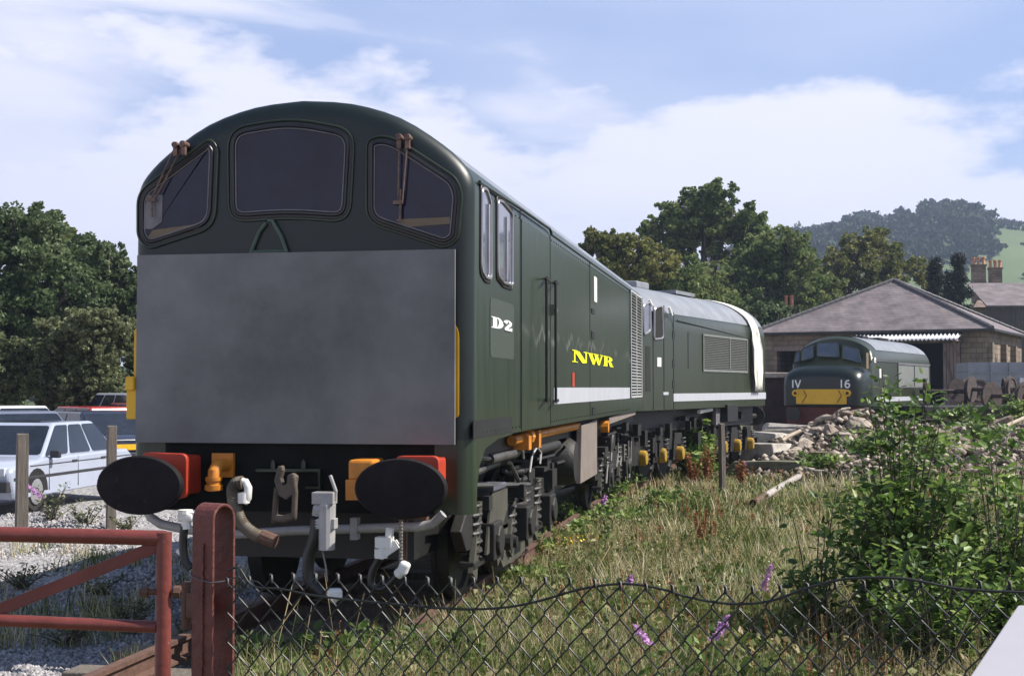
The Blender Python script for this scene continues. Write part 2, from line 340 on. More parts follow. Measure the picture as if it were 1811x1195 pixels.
M['groundweed'] = ramp_island('ground_weed', [(0, (.06, .10, .022)), (.5, (.14, .19, .05)), (.8, (.24, .27, .10)), (1, (.38, .33, .18))], .6, .4, .25, patch=.7)
M['straw'] = ramp_island('straw', [(0, (.34, .25, .11)), (1, (.58, .48, .28))], .7, .3, .2)
M['dock'] = ramp_island('dock_rust', [(0, (.17, .065, .025)), (1, (.42, .20, .09))], .8, .2, .2)
M['purple'] = ramp_island('purple_flowers', [(0, (.42, .18, .46)), (1, (.78, .50, .78))], .7, .3, .2)
M['pflower'] = ramp_island('pale_flowers', [(0, (.6, .58, .45)), (1, (.85, .83, .72))], .7, .2, .2)
M['yflower'] = mat('yellow_flowers', (.75, .5, .02), .7)

# ---------------------------------------------------------------- ground
def gz(x, y):                                            # ground height
    z = -.24 + .05*np.sin(x*.9+1.3)*np.cos(y*.55) + .03*np.sin(x*2.3+y*1.7)
    right = np.clip((x+.5)/3, 0, 1)*np.clip((y-28)/10, 0, 1)
    z = z + .38*right*np.clip((75-y)/20, 0, 1)
    mid = np.clip((x+2.0)/1.0, 0, 1)*np.clip((y-5)/4, 0, 1)*np.clip((26-y)/8, 0, 1)
    return z + .06*mid
def ground():
    def ax(n, lo, hi, c, p=2.6):
        t = np.linspace(-1, 1, n); s = np.sign(t)*np.abs(t)**p; return np.where(s < 0, c+s*(c-lo), c+s*(hi-c))
    xs = ax(200, -2500, 2500, -2, 3.4); ys = ax(220, -600, 4500, 12, 3.4)
    X, Y = np.meshgrid(xs, ys); Z = gz(X, Y)
    far = np.clip((np.hypot(X, Y)-130)/200, 0, 1); Z = Z*(1-far) + -.3*far
    V = np.stack([X, Y, Z], -1).reshape(-1, 3); nx = len(xs); i, j = np.meshgrid(np.arange(nx-1), np.arange(len(ys)-1)); a = (j*nx+i).ravel()
    m = bpy.data.materials.new('earth'); m.use_nodes = True; nt = m.node_tree; N = nt.nodes; L = nt.links; b = N['Principled BSDF']; b.inputs['Roughness'].default_value = .95
    tc = N.new('ShaderNodeTexCoord')
    def noise(s, d=6):
        n = N.new('ShaderNodeTexNoise'); n.inputs['Scale'].default_value = s; n.inputs['Detail'].default_value = d; L.new(tc.outputs['Object'], n.inputs[0]); return n.outputs[0]
    def mix(fac, c1, c2):
        n = N.new('ShaderNodeMix'); n.data_type = 'RGBA'
        L.new(fac, n.inputs[0])
        for k, c in ((6, c1), (7, c2)):
            if isinstance(c, tuple): n.inputs[k].default_value = (*c, 1)
            else: L.new(c, n.inputs[k])
        return n.outputs[2]
    def rg(s, a, b_):
        n = N.new('ShaderNodeMapRange'); n.inputs[1].default_value = a; n.inputs[2].default_value = b_; L.new(s, n.inputs[0]); return n.outputs[0]
    soil = mix(rg(noise(9), .3, .7), (.075, .058, .035), (.17, .14, .085))
    soil = mix(rg(noise(1.1), .42, .62), soil, (.085, .095, .035))
    vor = N.new('ShaderNodeTexVoronoi'); vor.inputs['Scale'].default_value = 24; L.new(tc.outputs['Object'], vor.inputs[0])
    sx = N.new('ShaderNodeSeparateXYZ'); L.new(vor.outputs['Color'], sx.inputs[0])
    grav = mix(sx.outputs[0], (.14, .135, .14), (.40, .385, .38))
    sp = N.new('ShaderNodeSeparateXYZ'); L.new(tc.outputs['Object'], sp.inputs[0])
    wob = N.new('ShaderNodeMath'); wob.operation = 'MULTIPLY_ADD'; wob.inputs[1].default_value = 1.6; L.new(noise(1.0, 4), wob.inputs[0]); L.new(sp.outputs[0], wob.inputs[2])
    left = rg(wob.outputs[0], -4.0+.8, -4.6+.8)
    c = mix(left, soil, grav)
    far_ = rg(sp.outputs[1], 60, 130); c = mix(far_, c, (.07, .10, .03))
    L.new(c, b.inputs['Base Color'])
    bp = N.new('ShaderNodeBump'); bp.inputs['Strength'].default_value = .6; bp.inputs['Distance'].default_value = .03; L.new(vor.outputs['Distance'], bp.inputs['Height']); L.new(bp.outputs[0], b.inputs['Normal'])
    o = np_mesh('ground', V, np.stack([a, a+1, a+nx+1, a+nx], 1), m)
    for p in o.data.polygons: p.use_smooth = True
    tag(o, kind='structure')
ground()

# ---------------------------------------------------------------- locomotive pieces
L1 = Frame(-3.27, 9.2, 0)
def arc_prof(side, n=3):                                 # side: right half points bottom->top centre
    P = [Vector((x, 0, z)) for x, z in side]; out = []
    for i in range(len(P)-1):
        p0, p1, p2, p3 = P[max(i-1, 0)], P[i], P[i+1], P[min(i+2, len(P)-1)]
        if i == 0: out.append(P[0]); continue
        if i == 1: p0 = p1-Vector((0, 0, (p2-p1).length))
        for j in range(n):
            t = j/n; out.append(.5*((2*p1)+(p2-p0)*t+(2*p0-5*p1+4*p2-p3)*t*t+(3*p1-p0-3*p2+p3)*t**3))
    out.append(P[-1]); return [(p.x, p.z) for p in out]
def body_loft(mb, prof, y0, y1, r0=.12, rt=.14, r1=.12, front_rake=0):
    hw = max(x for x, z in prof); zt = max(z for x, z in prof)
    full = prof + [(-x, z) for x, z in prof[::-1][1:]]
    zsh = 3.0 if zt > 3.3 else zt-.5
    n_ = len(full); nrm = []
    for i in range(n_):
        a, b = full[max(i-1, 0)], full[min(i+1, n_-1)]; t = Vector((b[0]-a[0], 0, b[1]-a[1])).normalized(); nrm.append((t.z, -t.x))
    def ring(y, k, kt):
        out = []
        for (x, z), (nx, nz) in zip(full, nrm):
            f = min(1, max(0, (z-3.0)/.3)); kk = k*(1-f)+kt*f
            xx = x-nx*kk if z > full[0][1]+.01 else x-(1 if x > 0 else -1)*k
            out.append(Vector((xx, y, z-nz*kk if z > full[0][1]+.01 else z)))
        return out
    rings = []
    for a in (0, 18, 36, 54, 72, 90):
        a = radians(a); rings.append(ring(y0+r0*(1-sin(a)), r0*(1-cos(a)), rt*(1-cos(a))))
    rings = rings[::-1]
    for a in (0, 30, 60, 90):
        a = radians(a); rings.append(ring(y1-r1*(1-sin(a)), r1*(1-cos(a)), rt*(1-cos(a))))
    # order: front face first
    mb.loft(rings)
def window_front(root, pts, r, y=-.02, band=.055, name='windscreen', gl='glass', rimr=.010, axis='y'):
    outer = rounded(pts, r, 6); d = Vector((0, -1, 0)) if axis == 'y' else Vector((1, 0, 0))
    mid = inset(outer, band*.75); inn = inset(outer, band*1.1)
    c = sum(outer, Vector())/len(outer)
    if (mid[0]-c).length > (outer[0]-c).length: mid = inset(outer, -band*.75); inn = inset(outer, -band*1.1)
    w = MB().prism(inn, d*.010).build(name, M[gl], root)
    fr = MB(); n = len(outer)
    fr.add([p + d*.002 for p in outer] + [p + d*.016 for p in mid] + [p+d*.002 for p in inn], [(i, (i+1) % n, (i+1) % n+n, i+n) for i in range(n)] + [(i+n, (i+1) % n+n, (i+1) % n+2*n, i+2*n) for i in range(n)])
    fr.tube([p + d*.010 for p in mid], .015, 6, closed=True)
    fr.build('window_seal', M['rubber'], w, smooth=60)
    MB().tube([p + d*.006 for p in outer], rimr, 6, closed=True).build('outer_rim', M['green'], w, smooth=60)
    MB().tube([p + d*.014 for p in inn], .006, 6, closed=True).build('inner_rim', M['rim'], w, smooth=60)
    return w
def side_plate(mb, fr, pix, x, th): return mb.prism([fr.at(px, py, 'x', x) for px, py in pix], (-th, 0, 0))
def front_plate(mb, fr, pix, y, th): return mb.prism([fr.at(px, py, 'y', y) for px, py in pix], (0, th, 0))
def wheel(mb, c, r=.5, w=.13): # axle along x
    mb.lathe([(.0, -w*.5), (r+.03, -w*.5), (r+.03, -w*.25), (r, -w*.2), (r-.005, w*.5), (r-.07, w*.5), (r-.09, w*.25), (.16, w*.2), (.12, w*.6), (0, w*.6)], c, 'x', 28)
def spring(mb, c, r, h, turns=6, wr=.016):
    pts = [Vector(c)+Vector((r*cos(a), r*sin(a), h*a/(2*pi*turns))) for a in [2*pi*turns*i/(turns*12) for i in range(turns*12+1)]]
    mb.tube(pts, wr, 6)
def stroke(mb, pts, w, to3, t=.006, k=0):                # flat stroke between 2D points
    for i in range(len(pts)-1):
        a, b = Vector((*pts[i], 0)), Vector((*pts[i+1], 0)); d = (b-a).normalized(); q = Vector((-d.y, d.x, 0))*w/2; e = d*w*.2
        P = [a-e-q, b+e-q, b+e+q, a-e+q]; to3(mb, P, t + .0007*(k+i))

# ---------- near locomotive
def near_loco():
    root = empty('diesel_locomotive', (-3.27, 9.2, 0), 0, 'nearest dark green diesel locomotive, grey board on its nose and NWR on its side', 'locomotive', 'green diesel locomotives')
    A = L1
    prof = arc_prof([(1.27, 1.335), (1.27, 3.02), (1.262, 3.14), (1.20, 3.26), (1.03, 3.42), (.72, 3.62), (.36, 3.735), (0, 3.77)])
    mb = MB(); body_loft(mb, prof, 0, 13.45, r0=.11, rt=.14)
    body = mb.build('body', [M['green'], M['green_shade'], M['roof']], root, smooth=38)
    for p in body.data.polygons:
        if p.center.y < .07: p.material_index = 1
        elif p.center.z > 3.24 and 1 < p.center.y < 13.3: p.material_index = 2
    # cantrail gutters, seams, flat black strip painted for the shaded gap under the cab
    g = MB()
    for s in (1,):
        P = [A.at(px, py, 'x', 1.275) for px, py in ((848, 322), (880, 343), (920, 368), (960, 396), (972, 404), (975, 412))]
        g.tube(P, .014, 6)
    g.tube([Vector((1.262, y, 3.165)) for y in (3.6, 8, 13.3)], .009, 6)
    g.tube([Vector((-1.275, y, 3.165)) for y in (.3, 5, 13.3)], .012, 6)
    g.build('gutter', M['green'], body, smooth=50)
    g = MB()
    for px, y0, y1 in ((920, 372, 757), (973, 412, 752), (1043, 462, 735)):
        p = A.at(px, y0, 'x', 1.27); q = A.at(px, y1, 'x', 1.27); g.bb(1.268, 1.274, p.y-.009, p.y+.009, q.z, p.z)
    for px, y0, y1 in ((1046, 585, 600), (1047, 720, 733), (1046, 545, 556)):
        p = A.at(px, y0, 'x', 1.27); q = A.at(px+5, y1, 'x', 1.27); g.bb(1.268, 1.278, p.y, q.y, q.z, p.z)
    g.bb(1.268, 1.273, .02, 1.48, 1.345, 1.47)
    g.build('panel_seam', M['black'], body)
    # lower valance (apron) across the front and along the cab side
    mb = MB(); zb = .82
    mb.prism([Vector((-1.0, .0, zb)), Vector((1.0, .0, zb)), Vector((1.0, .0, 1.335)), Vector((-1.0, 0, 1.335))], (0, .05, 0))
    for s in (-1, 1): mb.prism([Vector((s*1.0, .0, zb)), Vector((s*1.16, .0, zb)), Vector((s*1.16, .0, 1.335)), Vector((s*1.0, 0, 1.335))], (0, .05, 0))
    for s in (1, -1):
        rr = [Vector((s*(1.16+.11*sin(radians(a))), .11*(1-cos(radians(a))), 0)) for a in range(0, 91, 15)]
        v = [p+Vector((0, 0, zb)) for p in rr]+[p+Vector((0, 0, 1.335)) for p in rr]; n = len(rr)
        mb.add(v, [(i, i+1, i+1+n, i+n) for i in range(n-1)])
        P = [(.11, .82), (.14, .82), (.16, 1.0), (.24, 1.15), (.45, 1.26), (.9, 1.31), (1.5, 1.325), (1.5, 1.335), (.11, 1.335)]
        mb.prism([Vector((s*1.27, y, z)) for y, z in P], (-s*.03, 0, 0))
    ap = mb.build('apron', [M['green'], M['apron_shade']], root, smooth=40)
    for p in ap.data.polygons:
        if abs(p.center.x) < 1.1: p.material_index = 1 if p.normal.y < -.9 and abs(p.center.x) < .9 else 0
    # windscreens
    fp = lambda pts, y=0: [A.at(x, z, 'y', y) for x, z in pts]
    w = window_front(root, fp([(404, 228), (515, 209), (628, 230), (619, 393), (512, 385), (405, 393)]), [.15, .2, .15, .14, .2, .14])
    w = window_front(root, fp([(372, 245), (387, 262), (381, 402), (262, 441), (244, 420), (244, 340)]), [.09, .09, .13, .10, .10, .10])
    q = MB(); q.prism([A.at(x, z, 'y', -.012) for x, z in ((254, 405), (256, 368), (262, 345), (288, 345), (287, 392), (270, 405))], (0, -.004, 0)); q.build('side_window_light', M['rim'], w)  # pale patch painted for daylight coming through the side window
    q = MB(); q.prism([A.at(x, z, 'y', -.012) for x, z in ((270, 407), (345, 397), (352, 404), (278, 424), (262, 420))], (0, -.004, 0)); q.build('control_desk', M['desk'], w)
    w = window_front(root, fp([(649, 248), (676, 240), (704, 248), (806, 314), (818, 342), (811, 424), (788, 439), (648, 393)]), [.08, .08, .06, .08, .08, .10, .08, .12])
    q = MB(); q.prism([A.at(x, z, 'y', -.012) for x, z in ((700, 388), (796, 384), (796, 396), (716, 402))], (0, -.004, 0)); q.build('control_desk', M['desk'], w)
    # wipers
    def wiper(pix_pivots, tip, blade):
        t = MB()
        for (x, y) in pix_pivots:
            p = A.at(x, y, 'y', -.05); t.lathe([(0, -.03), (.022, -.03), (.026, 0), (.022, .03), (.022, .06), (0, .06)], p, 'y', 10); t.box(p+Vector((0, 0, -.035)), (.032, .03, .09))
            t.tube([p, A.at(tip[0]+(x-pix_pivots[0][0])*.5, tip[1], 'y', -.05)], .006, 6)
        p = A.at(*tip, 'y', -.05); t.box(p, (.07, .02, .025)); t.tube([A.at(*b, 'y', -.045) for b in blade], .009, 6)
        t.build('wiper', M['wiper'], root, smooth=40)
    M['wiper'] = mat('wiper_metal', (.15, .09, .07), .5, metal=.3, var=.5, vscale=20)
    wiper([(706, 243), (721, 243)], (704, 358), [(709, 335), (707, 392)])
    wiper([(311, 257), (325, 255)], (267, 353), [(268, 345), (269, 384)])
    # yellow warning panel and grey board
    P = rounded(fp([(239, 573), (806, 573), (806, 737), (239, 737)], -.004), .10, 6)
    P = rounded([Vector((-1.258, -.004, 2.165)), Vector((1.175, -.004, 2.165)), Vector((1.175, -.004, 1.49)), Vector((-1.258, -.004, 1.49))], [.12, .12, .03, .03], 6)
    for p in P: p.x = max(-1.245, p.x)
    MB().prism(P, (0, -.008, 0)).build('warning_panel', M['yellow'], root)
    t = MB(); t.bb(-1.285, -1.20, -.05, -.012, 1.47, 1.78); t.bb(-1.275, -1.21, -.09, -.05, 1.68, 1.78); t.build('lamp_bracket', M['yellow'], root, bevel=.01)
    x0, z0 = A.at(241, 615, 'y', -.06).x, A.at(520, 784, 'y', -.06).z; x1, z1 = A.at(804, 615, 'y', -.06).x, A.at(520, 446, 'y', -.06).z
    bd = MB().bb(x0, x1, -.06, -.03, z0, z1).build('front_board', M['board'], root); tag(bd, 'plain grey rectangular board')
    # handle strap and scratches above the board
    t = MB(); t.tube([A.at(*p, 'y', -.03) for p in ((474, 390), (481, 390), (497, 418), (507, 446))], .013, 6)
    t.tube([A.at(*p, 'y', -.02) for p in ((470, 395), (458, 410), (443, 448))], .013, 6); t.tube([A.at(*p, 'y', -.02) for p in ((443, 446), (505, 444))], .013, 6)
    t.build('lifting_strap', M['strap'], root, smooth=40)
    # side windows
    for pts in ([(849, 326), (858, 326), (866, 352), (867, 500), (857, 498), (848, 483)], [(877, 347), (886, 349), (905, 372), (905, 512), (889, 507), (877, 492)]):
        o = rounded([A.at(x, z, 'x', 1.27) for x, z in pts], .05, 4); c = sum(o, Vector())/len(o)
        i = [c+(p-c)*.91 for p in o]; i = [Vector((1.272, p.y, p.z)) for p in i]
        g = MB().prism(i, (.004, 0, 0)).build('side_window', M['glass_s'], root)
        n = len(o); MB().tube([p+Vector((.006, 0, 0)) for p in i], .014, 6, closed=True).build('window_frame', M['alu'], g, smooth=60)
        MB().tube([p+Vector((.003, 0, 0)) for p in o], .010, 6, closed=True).build('outer_rim', M['black'], g, smooth=60)
        ym = i[0].y*.3+c.y*.7; zz = [p.z for p in i]; 
        MB().bb(1.276, 1.290, c.y+.05, c.y+.10, min(zz)+.03, max(zz)-.10).build('glazing_bar', M['alu'], g)
    # door with handrails
    y0 = A.at(921, 600, 'x', 1.27).y; y1 = A.at(972, 600, 'x', 1.27).y
    d = MB().bb(1.269, 1.276, y0+.02, y1-.02, 1.345, 3.10).build('cab_door', M['green'], root)
    t = MB()
    for px, ya, yb in ((967, 493, 706), (983, 500, 708)):
        P = [A.at(px, ya, 'x', 1.27), A.at(px, ya, 'x', 1.35), A.at(px, yb, 'x', 1.35), A.at(px, yb, 'x', 1.27)]
        hr = MB().tube([P[0]+Vector((0, -.02, 0)), P[1]+Vector((0, -.01, 0)), P[2], P[3]], .014, 8)
        hr.box(P[0]+Vector((.01, 0, 0)), (.02, .16, .03)); hr.box(P[3]+Vector((.01, 0, 0)), (.02, .16, .03))
        hr.build('handrail', M['black'], root, smooth=40)
    p = A.at(976, 548, 'x', 1.29); MB().box(p, (.05, .04, .10)).box(p+Vector((.03, .05, 0)), (.02, .14, .02)).build('handle', M['steel'], d)
    t = MB()
    for y in np.arange(.35, 11.0, .145):
        for z in (1.38, 3.10): t.box((1.272, float(y), z), (.006, .014, .014))
    rv = t.build('rivet_row', M['green'], body); rv['kind'] = 'stuff'
    # stripe, louvre grille
    a = A.at(979, 686, 'x', 1.27)
    MB().bb(1.270, 1.2745, a.y, 11.02, 1.54, 1.70).build('stripe', M['stripe'], root)
    t = MB(); ya, yb = 11.14, 12.92; 
    t.bb(1.2695, 1.2735, ya, yb, 1.56, 3.16)
    gp = t.build('grille', M['darkin'], root)
    t = MB(); n = 34
    for i in range(n):
        z = 1.60+(3.12-1.60)*i/(n-1)
        for c0, c1 in ((ya+.05, (ya+yb)/2-.03), ((ya+yb)/2+.03, yb-.05)): t.box((1.279, (c0+c1)/2, z), (.020, c1-c0, .012), ry=radians(32))
    for y in (ya, (ya+yb)/2, yb): t.bb(1.274, 1.288, y-.03, y+.03, 1.55, 3.17)
    t.bb(1.274, 1.287, ya+.03, yb-.03, 1.545, 1.575); t.bb(1.274, 1.287, ya+.03, yb-.03, 3.145, 3.172)
    t.build('louvre', M['louvre'], gp)
    MB().bb(1.27, 1.276, *sorted((A.at(1050, 480, 'x', 1.27).y, A.at(1055, 480, 'x', 1.27).y)), 2.72, 3.02).build('notice', M['white'], root)
    MB().bb(1.27, 1.276, *sorted((A.at(1011, 480, 'x', 1.27).y, A.at(1015, 480, 'x', 1.27).y)), 1.71, 1.86).build('warning_label', M['red'], root)
    # roof fittings
    for y, l in ((5.2, 1.6), (7.8, 1.8), (10.2, 1.2), (12.0, .9)):
        MB().bb(.10, .62, y-l/2, y+l/2, 3.66, 3.74).build('roof_vent', M['grime'], root, bevel=.02)
    MB().tube([Vector((.55, y, 3.705)) for y in (2.2, 6, 10, 13)], .018, 6).build('roof_conduit', M['grime'], root)
    t = MB(); t.bb(-1.33, -1.27, .5, .56, 3.10, 3.19); t.build('lifting_eye', M['grime'], root)
    # lettering: fat slab-serif capitals on a quad plane; u along y, v along z
    def put(px0, px1, py0, py1, mtl, glyphs, name, patch=False):
        a = A.at(px0, py1, 'x', 1.272); b = A.at(px1, py0, 'x', 1.272)
        zb = (A.at(px0, py1, 'x', 1.27).z + A.at(px1, py1, 'x', 1.27).z)/2; zt = (A.at(px0, py0, 'x', 1.27).z+A.at(px1, py0, 'x', 1.27).z)/2
        if patch:
            c = [Vector((1.271, y, z)) for y, z in ((a.y-.02, zb-.22), (b.y+.1, zb-.22), (b.y+.1, zt+.14), (a.y-.02, zt+.14))]
            MB().prism(rounded(c, .07), (.002, 0, 0)).build('number_patch', M['patch'], root)
        t = MB(); k = 0
        for poly in glyphs:
            t.prism([Vector((1.2735, a.y+(b.y-a.y)*u, zb+(zt-zb)*v)) for u, v in poly], (.004+.0006*k, 0, 0)); k = (k+1) % 9
        t.build(name, mtl, root)
    def R(u0, u1, v0, v1): return [(u0, v0), (u1, v0), (u1, v1), (u0, v1)]
    def arcs(cx, cy, ru, rv, tu, tv, a0, a1, n=10):      # fat crescent strips as separate convex quads
        out = []
        for i in range(n):
            q = []
            for a, s in ((a0+(a1-a0)*i/n, 0), (a0+(a1-a0)*(i+1)/n, 0), (a0+(a1-a0)*(i+1)/n, 1), (a0+(a1-a0)*i/n, 1)):
                a = radians(a); q.append((cx+(ru-s*tu)*cos(a), cy+(rv-s*tv)*sin(a)))
            out.append(q)
        return out
    def off(gl, u0, w): return [[(u0+u*w, v) for u, v in p] for p in gl]
    D = [R(.0, .45, 0, .07), R(0, .45, .93, 1), R(.12, .44, .07, .93)] + arcs(.45, .5, .5, .5, .33, .08, -90, 90, 12)
    two = arcs(.45, .70, .48, .30, .30, .09, -30, 175, 10) + arcs(.22, .74, .16, .12, .159, .119, 0, 360, 8) + [[(.93, .55), (.62, .62), (.05, .16), (.30, .12)], [(.05, 0), (.95, 0), (.97, .30), (.90, .30), (.80, .20), (.05, .16)]]
    N_ = [R(0, .34, 0, .07), R(.11, .19, .07, .93), R(.70, 1.0, .93, 1), R(.82, .90, .07, .93), R(0, .30, .93, 1), [(.10, .95), (.42, .95), (.90, .06), (.72, 0), (.60, 0)]]
    W_ = [R(0, .32, .93, 1), R(.34, .66, .93, 1), R(.74, 1, .93, 1), [(.05, .95), (.27, .95), (.42, .3), (.36, 0), (.30, 0)], [(.34, 0), (.40, 0), (.52, .6), (.50, .75)], [(.38, .95), (.60, .95), (.74, .3), (.68, 0), (.62, 0)], [(.66, 0), (.72, 0), (.91, .95), (.86, .95)]]
    R_g = [R(0, .40, 0, .07), R(0, .45, .93, 1), R(.10, .38, .07, .93)] + arcs(.45, .74, .42, .26, .28, .07, -90, 90, 8) + [[(.42, .50), (.62, .50), (.80, .36), (.86, .08), (.98, .06), (.98, 0), (.60, 0), (.52, .40), (.42, .44)]]
    put(868, 905, 564, 583, M['letterw'], off(D, 0, .56)+off(two, .60, .38), 'running_number', True)
    put(1011, 1084, 626, 645, M['lettery'], off(N_, 0, .33)+off(W_, .32, .40)+off(R_g, .70, .31), 'lettering')
    # ----- buffers
    for s in (-1, 1):
        c = Vector((.905*s+(.0 if s > 0 else -.03), -.55, 1.035))
        hd = MB().lathe([(0, -.02), (.20, -.018), (.30, -.008), (.315, .010), (.315, .03), (.16, .05), (.0, .05)], c, 'y', 40, sx=1, sz=.64)
        bf = hd.build('buffer', M['buffer'], root, smooth=40)
        MB().lathe([(.13, .04), (.13, .30), (.15, .30), (.15, .52)], c, 'y', 20).build('plunger', M['grime'], bf, smooth=40)
        hx = c.x+(.10 if s > 0 else .03)
        h1 = MB(); pxs = [(698, 806), (776, 806), (776, 893), (698, 896)] if s > 0 else [(250, 799), (330, 802), (330, 881), (250, 884)]
        o = rounded([A.at(x, z, 'y', -.30) for x, z in pxs], .05)
        h1.prism(o, (0, .06, 0)); h1.prism([c_ + Vector((0, .06, 0)) for c_ in inset(o, .02)], (0, .235, 0)); h1.build('buffer_housing', M['red'], bf, bevel=.006)
        if s > 0:
            t = MB(); front_plate(t, A, [(615, 813), (660, 813), (660, 850), (615, 850)], -.30, .29); front_plate(t, A, [(611, 848), (655, 848), (655, 884), (611, 884)], -.31, .30); t.build('buffer_block', M['orange'], bf, bevel=.02)
    # orange air pipe elbow
    pth = [A.at(*p, 'y', y) for p, y in (((402, 822), -.02), ((396, 822), -.12), ((384, 824), -.20), ((379, 834), -.24), ((378, 850), -.24), ((378, 868), -.24))]
    t = MB().tube(pth, .045, 14); p = A.at(395, 822, 'y', -.03); t.box(p, (.16, .04, .17)); t.lathe([(.062, 0), (.062, .035), (.05, .04), (.05, .06), (.058, .065), (.058, .09)], A.at(378, 866, 'y', -.24), 'z', 14)
    t.build('air_pipe_elbow', M['orange'], root, smooth=40)
    # drawhook with shackle, bracket plate
    t = MB(); front_plate(t, A, [(452, 829), (566, 829), (566, 834), (452, 834)], -.06, .06); front_plate(t, A, [(562, 834), (566, 834), (566, 866), (562, 866)], -.04, .04); front_plate(t, A, [(540, 860), (566, 860), (566, 864), (540, 864)], -.05, .05)
    for x in (482, 536): front_plate(t, A, [(x-3, 829), (x-3, 818), (x, 812), (x+4, 818), (x+4, 829)], -.04, .02)
    t.build('coupling_bracket', M['green'], root)
    t = MB(); hk = [(491, 824), (498, 823), (500, 832), (496, 845), (500, 858), (506, 856), (508, 840), (516, 836), (524, 842), (520, 872), (506, 884), (492, 876), (484, 850)]
    front_plate(t, A, hk, -.35, .06); t.tube([A.at(*p, 'y', -.34) for p in ((519, 842), (522, 870), (520, 916))], .022, 8); t.tube([A.at(*p, 'y', -.30) for p in ((490, 862), (487, 890), (485, 925))], .022, 8)
    t.tube([A.at(*p, 'y', -.32) for p in ((484, 915), (502, 918), (522, 912))], .03, 8); t.build('drawhook', M['hook'], root, bevel=.008)
    # vacuum pipe: white swan neck + ribbed hose
    def ribbed(pts, r, name, parent, m=M['hose'], rib=.12):
        P = []
        V_ = [Vector(p) for p in pts]
        for i in range(len(V_)-1):
            p0, p1, p2, p3 = V_[max(i-1, 0)], V_[i], V_[i+1], V_[min(i+2, len(V_)-1)]
            for j in range(14):
                u = j/14; P.append(.5*((2*p1)+(p2-p0)*u+(2*p0-5*p1+4*p2-p3)*u*u+(3*p1-p0-3*p2+p3)*u**3))
        P.append(V_[-1]); rs = [r*(1+(rib if k % 2 else 0)) for k in range(len(P))]
        return MB().tube(P, r, 10, rs=rs).build(name, m, parent, smooth=60)
    q = lambda x, y, d=-.4: A.at(x, y, 'y', d)
    t = MB().tube([q(432, 888), q(438, 880), q(439, 862), q(434, 852), q(424, 851)], .028, 12); t.lathe([(.042, -.05), (.042, .02)], q(431, 876), 'z', 12); sn = t.build('vacuum_pipe', M['white'], root, smooth=40)
    ribbed([q(430, 853), q(418, 855), q(412, 868), q(416, 895), q(428, 925), q(452, 945), q(470, 950)], .042, 'vacuum_hose', sn)
    MB().tube([q(462, 948), q(488, 958)], .05, 10).build('hose_coupling', M['rust'], sn)
    # middle grey brake hose with valve
    t = MB(); t.lathe([(.0, 0), (.055, 0), (.06, .30), (.05, .34), (0, .34)], q(578, 972), 'z', 14); t.tube([q(560, 912), q(562, 898), q(570, 885), q(585, 878)], .034, 10)
    t.box(q(574, 880), (.15, .10, .08)); t.lathe([(.0, -.04), (.05, -.04), (.05, .06), (0, .06)], q(568, 900), 'x', 10); t.tube([q(592, 884), q(594, 868), q(584, 840)], .013, 8); t.box(q(577, 925), (.14, .08, .07)); vv = t.build('brake_valve', M['pipe_grey'], root, bevel=.03, seg=3)
    ribbed([q(560, 912), q(558, 945), q(546, 985), q(548, 1025), q(572, 1050), q(590, 1055)], .040, 'brake_hose', vv, M['rubber'])
    t = MB().tube([q(578, 1048), q(598, 1058)], .045, 10); t.box(q(592, 1050), (.10, .08, .08), rz=.4); t.build('hose_coupling', M['white'], vv, bevel=.024, seg=3)
    MB().tube([q(570, 972), q(576, 1000), q(579, 1028)], .006, 5).build('chain', M['steel'], vv)
    # right white tap with black hose and chain
    t = MB(); t.tube([q(690, 932), q(688, 950)], .03, 8); t.box(q(680, 958), (.11, .08, .07)); t.box(q(690, 970), (.13, .06, .06), ry=-.6); t.tube([q(681, 962), q(670, 985)], .036, 10); t.lathe([(.046, -.03), (.046, .03)], q(674, 978), 'z', 10); t.build('brake_tap', M['white'], root, bevel=.024, seg=3)
    br = ribbed([q(672, 985), q(659, 1010), q(658, 1035), q(678, 1040), q(702, 1018)], .026, 'brake_hose', root, M['rubber'], 0)
    t = MB().tube([q(700, 1018), q(718, 1004)], .036, 10); t.box(q(714, 1004), (.07, .08, .09), ry=.4); t.build('hose_coupling', M['white'], br, bevel=.022, seg=3)
    t = MB()
    for i in range(15):
        a = q(709, 918+i*5.8); t.lathe([(.012, -.012), (.016, 0), (.012, .012)], a, 'xy'[i % 2], 6)
    t.build('chain', M['steel'], br)
    # left white tap and dark hose
    t = MB(); t.box(q(330, 914), (.12, .08, .06)); t.tube([q(328, 905), q(330, 935)], .034, 10); t.lathe([(.05, -.01), (.05, .02)], q(328, 906), 'z', 12); t.box(q(344, 912), (.06, .05, .05)); t.tube([q(321, 978), q(314, 972)], .02, 8); t.build('brake_tap', M['white'], root, bevel=.024, seg=3)
    ribbed([q(326, 930), q(324, 960), q(327, 990), q(338, 1004)], .030, 'brake_hose', root, M['rubber'], 0)
    # guard bar below the apron
    MB().tube([A.at(*p, 'y', -.10) for p in ((258, 898), (266, 914), (284, 926), (330, 936), (420, 944), (520, 938), (700, 932), (740, 931), (765, 926), (784, 908))], .033, 10).build('guard_pipe', M['pipe_grey'], root, smooth=60)
    for x in (628, 575): MB().box(A.at(x, 934, 'y', -.10), (.05, .08, .15)).build('pipe_clip', M['pipe_grey'], root)
    t = MB(); t.box(A.at(730, 915, 'y', -.05), (.22, .1, .02)); t.box(A.at(716, 940, 'y', 0), (.03, .05, .4)); t.build('step_bracket', M['rust'], root)
    # ----- underframe and bogies
    t = MB(); t.bb(-1.1, 1.1, .25, 13.3, 1.15, 1.33); t.bb(-.75, .75, .4, 13.2, .45, 1.15); t.build('underframe', M['black'], root)
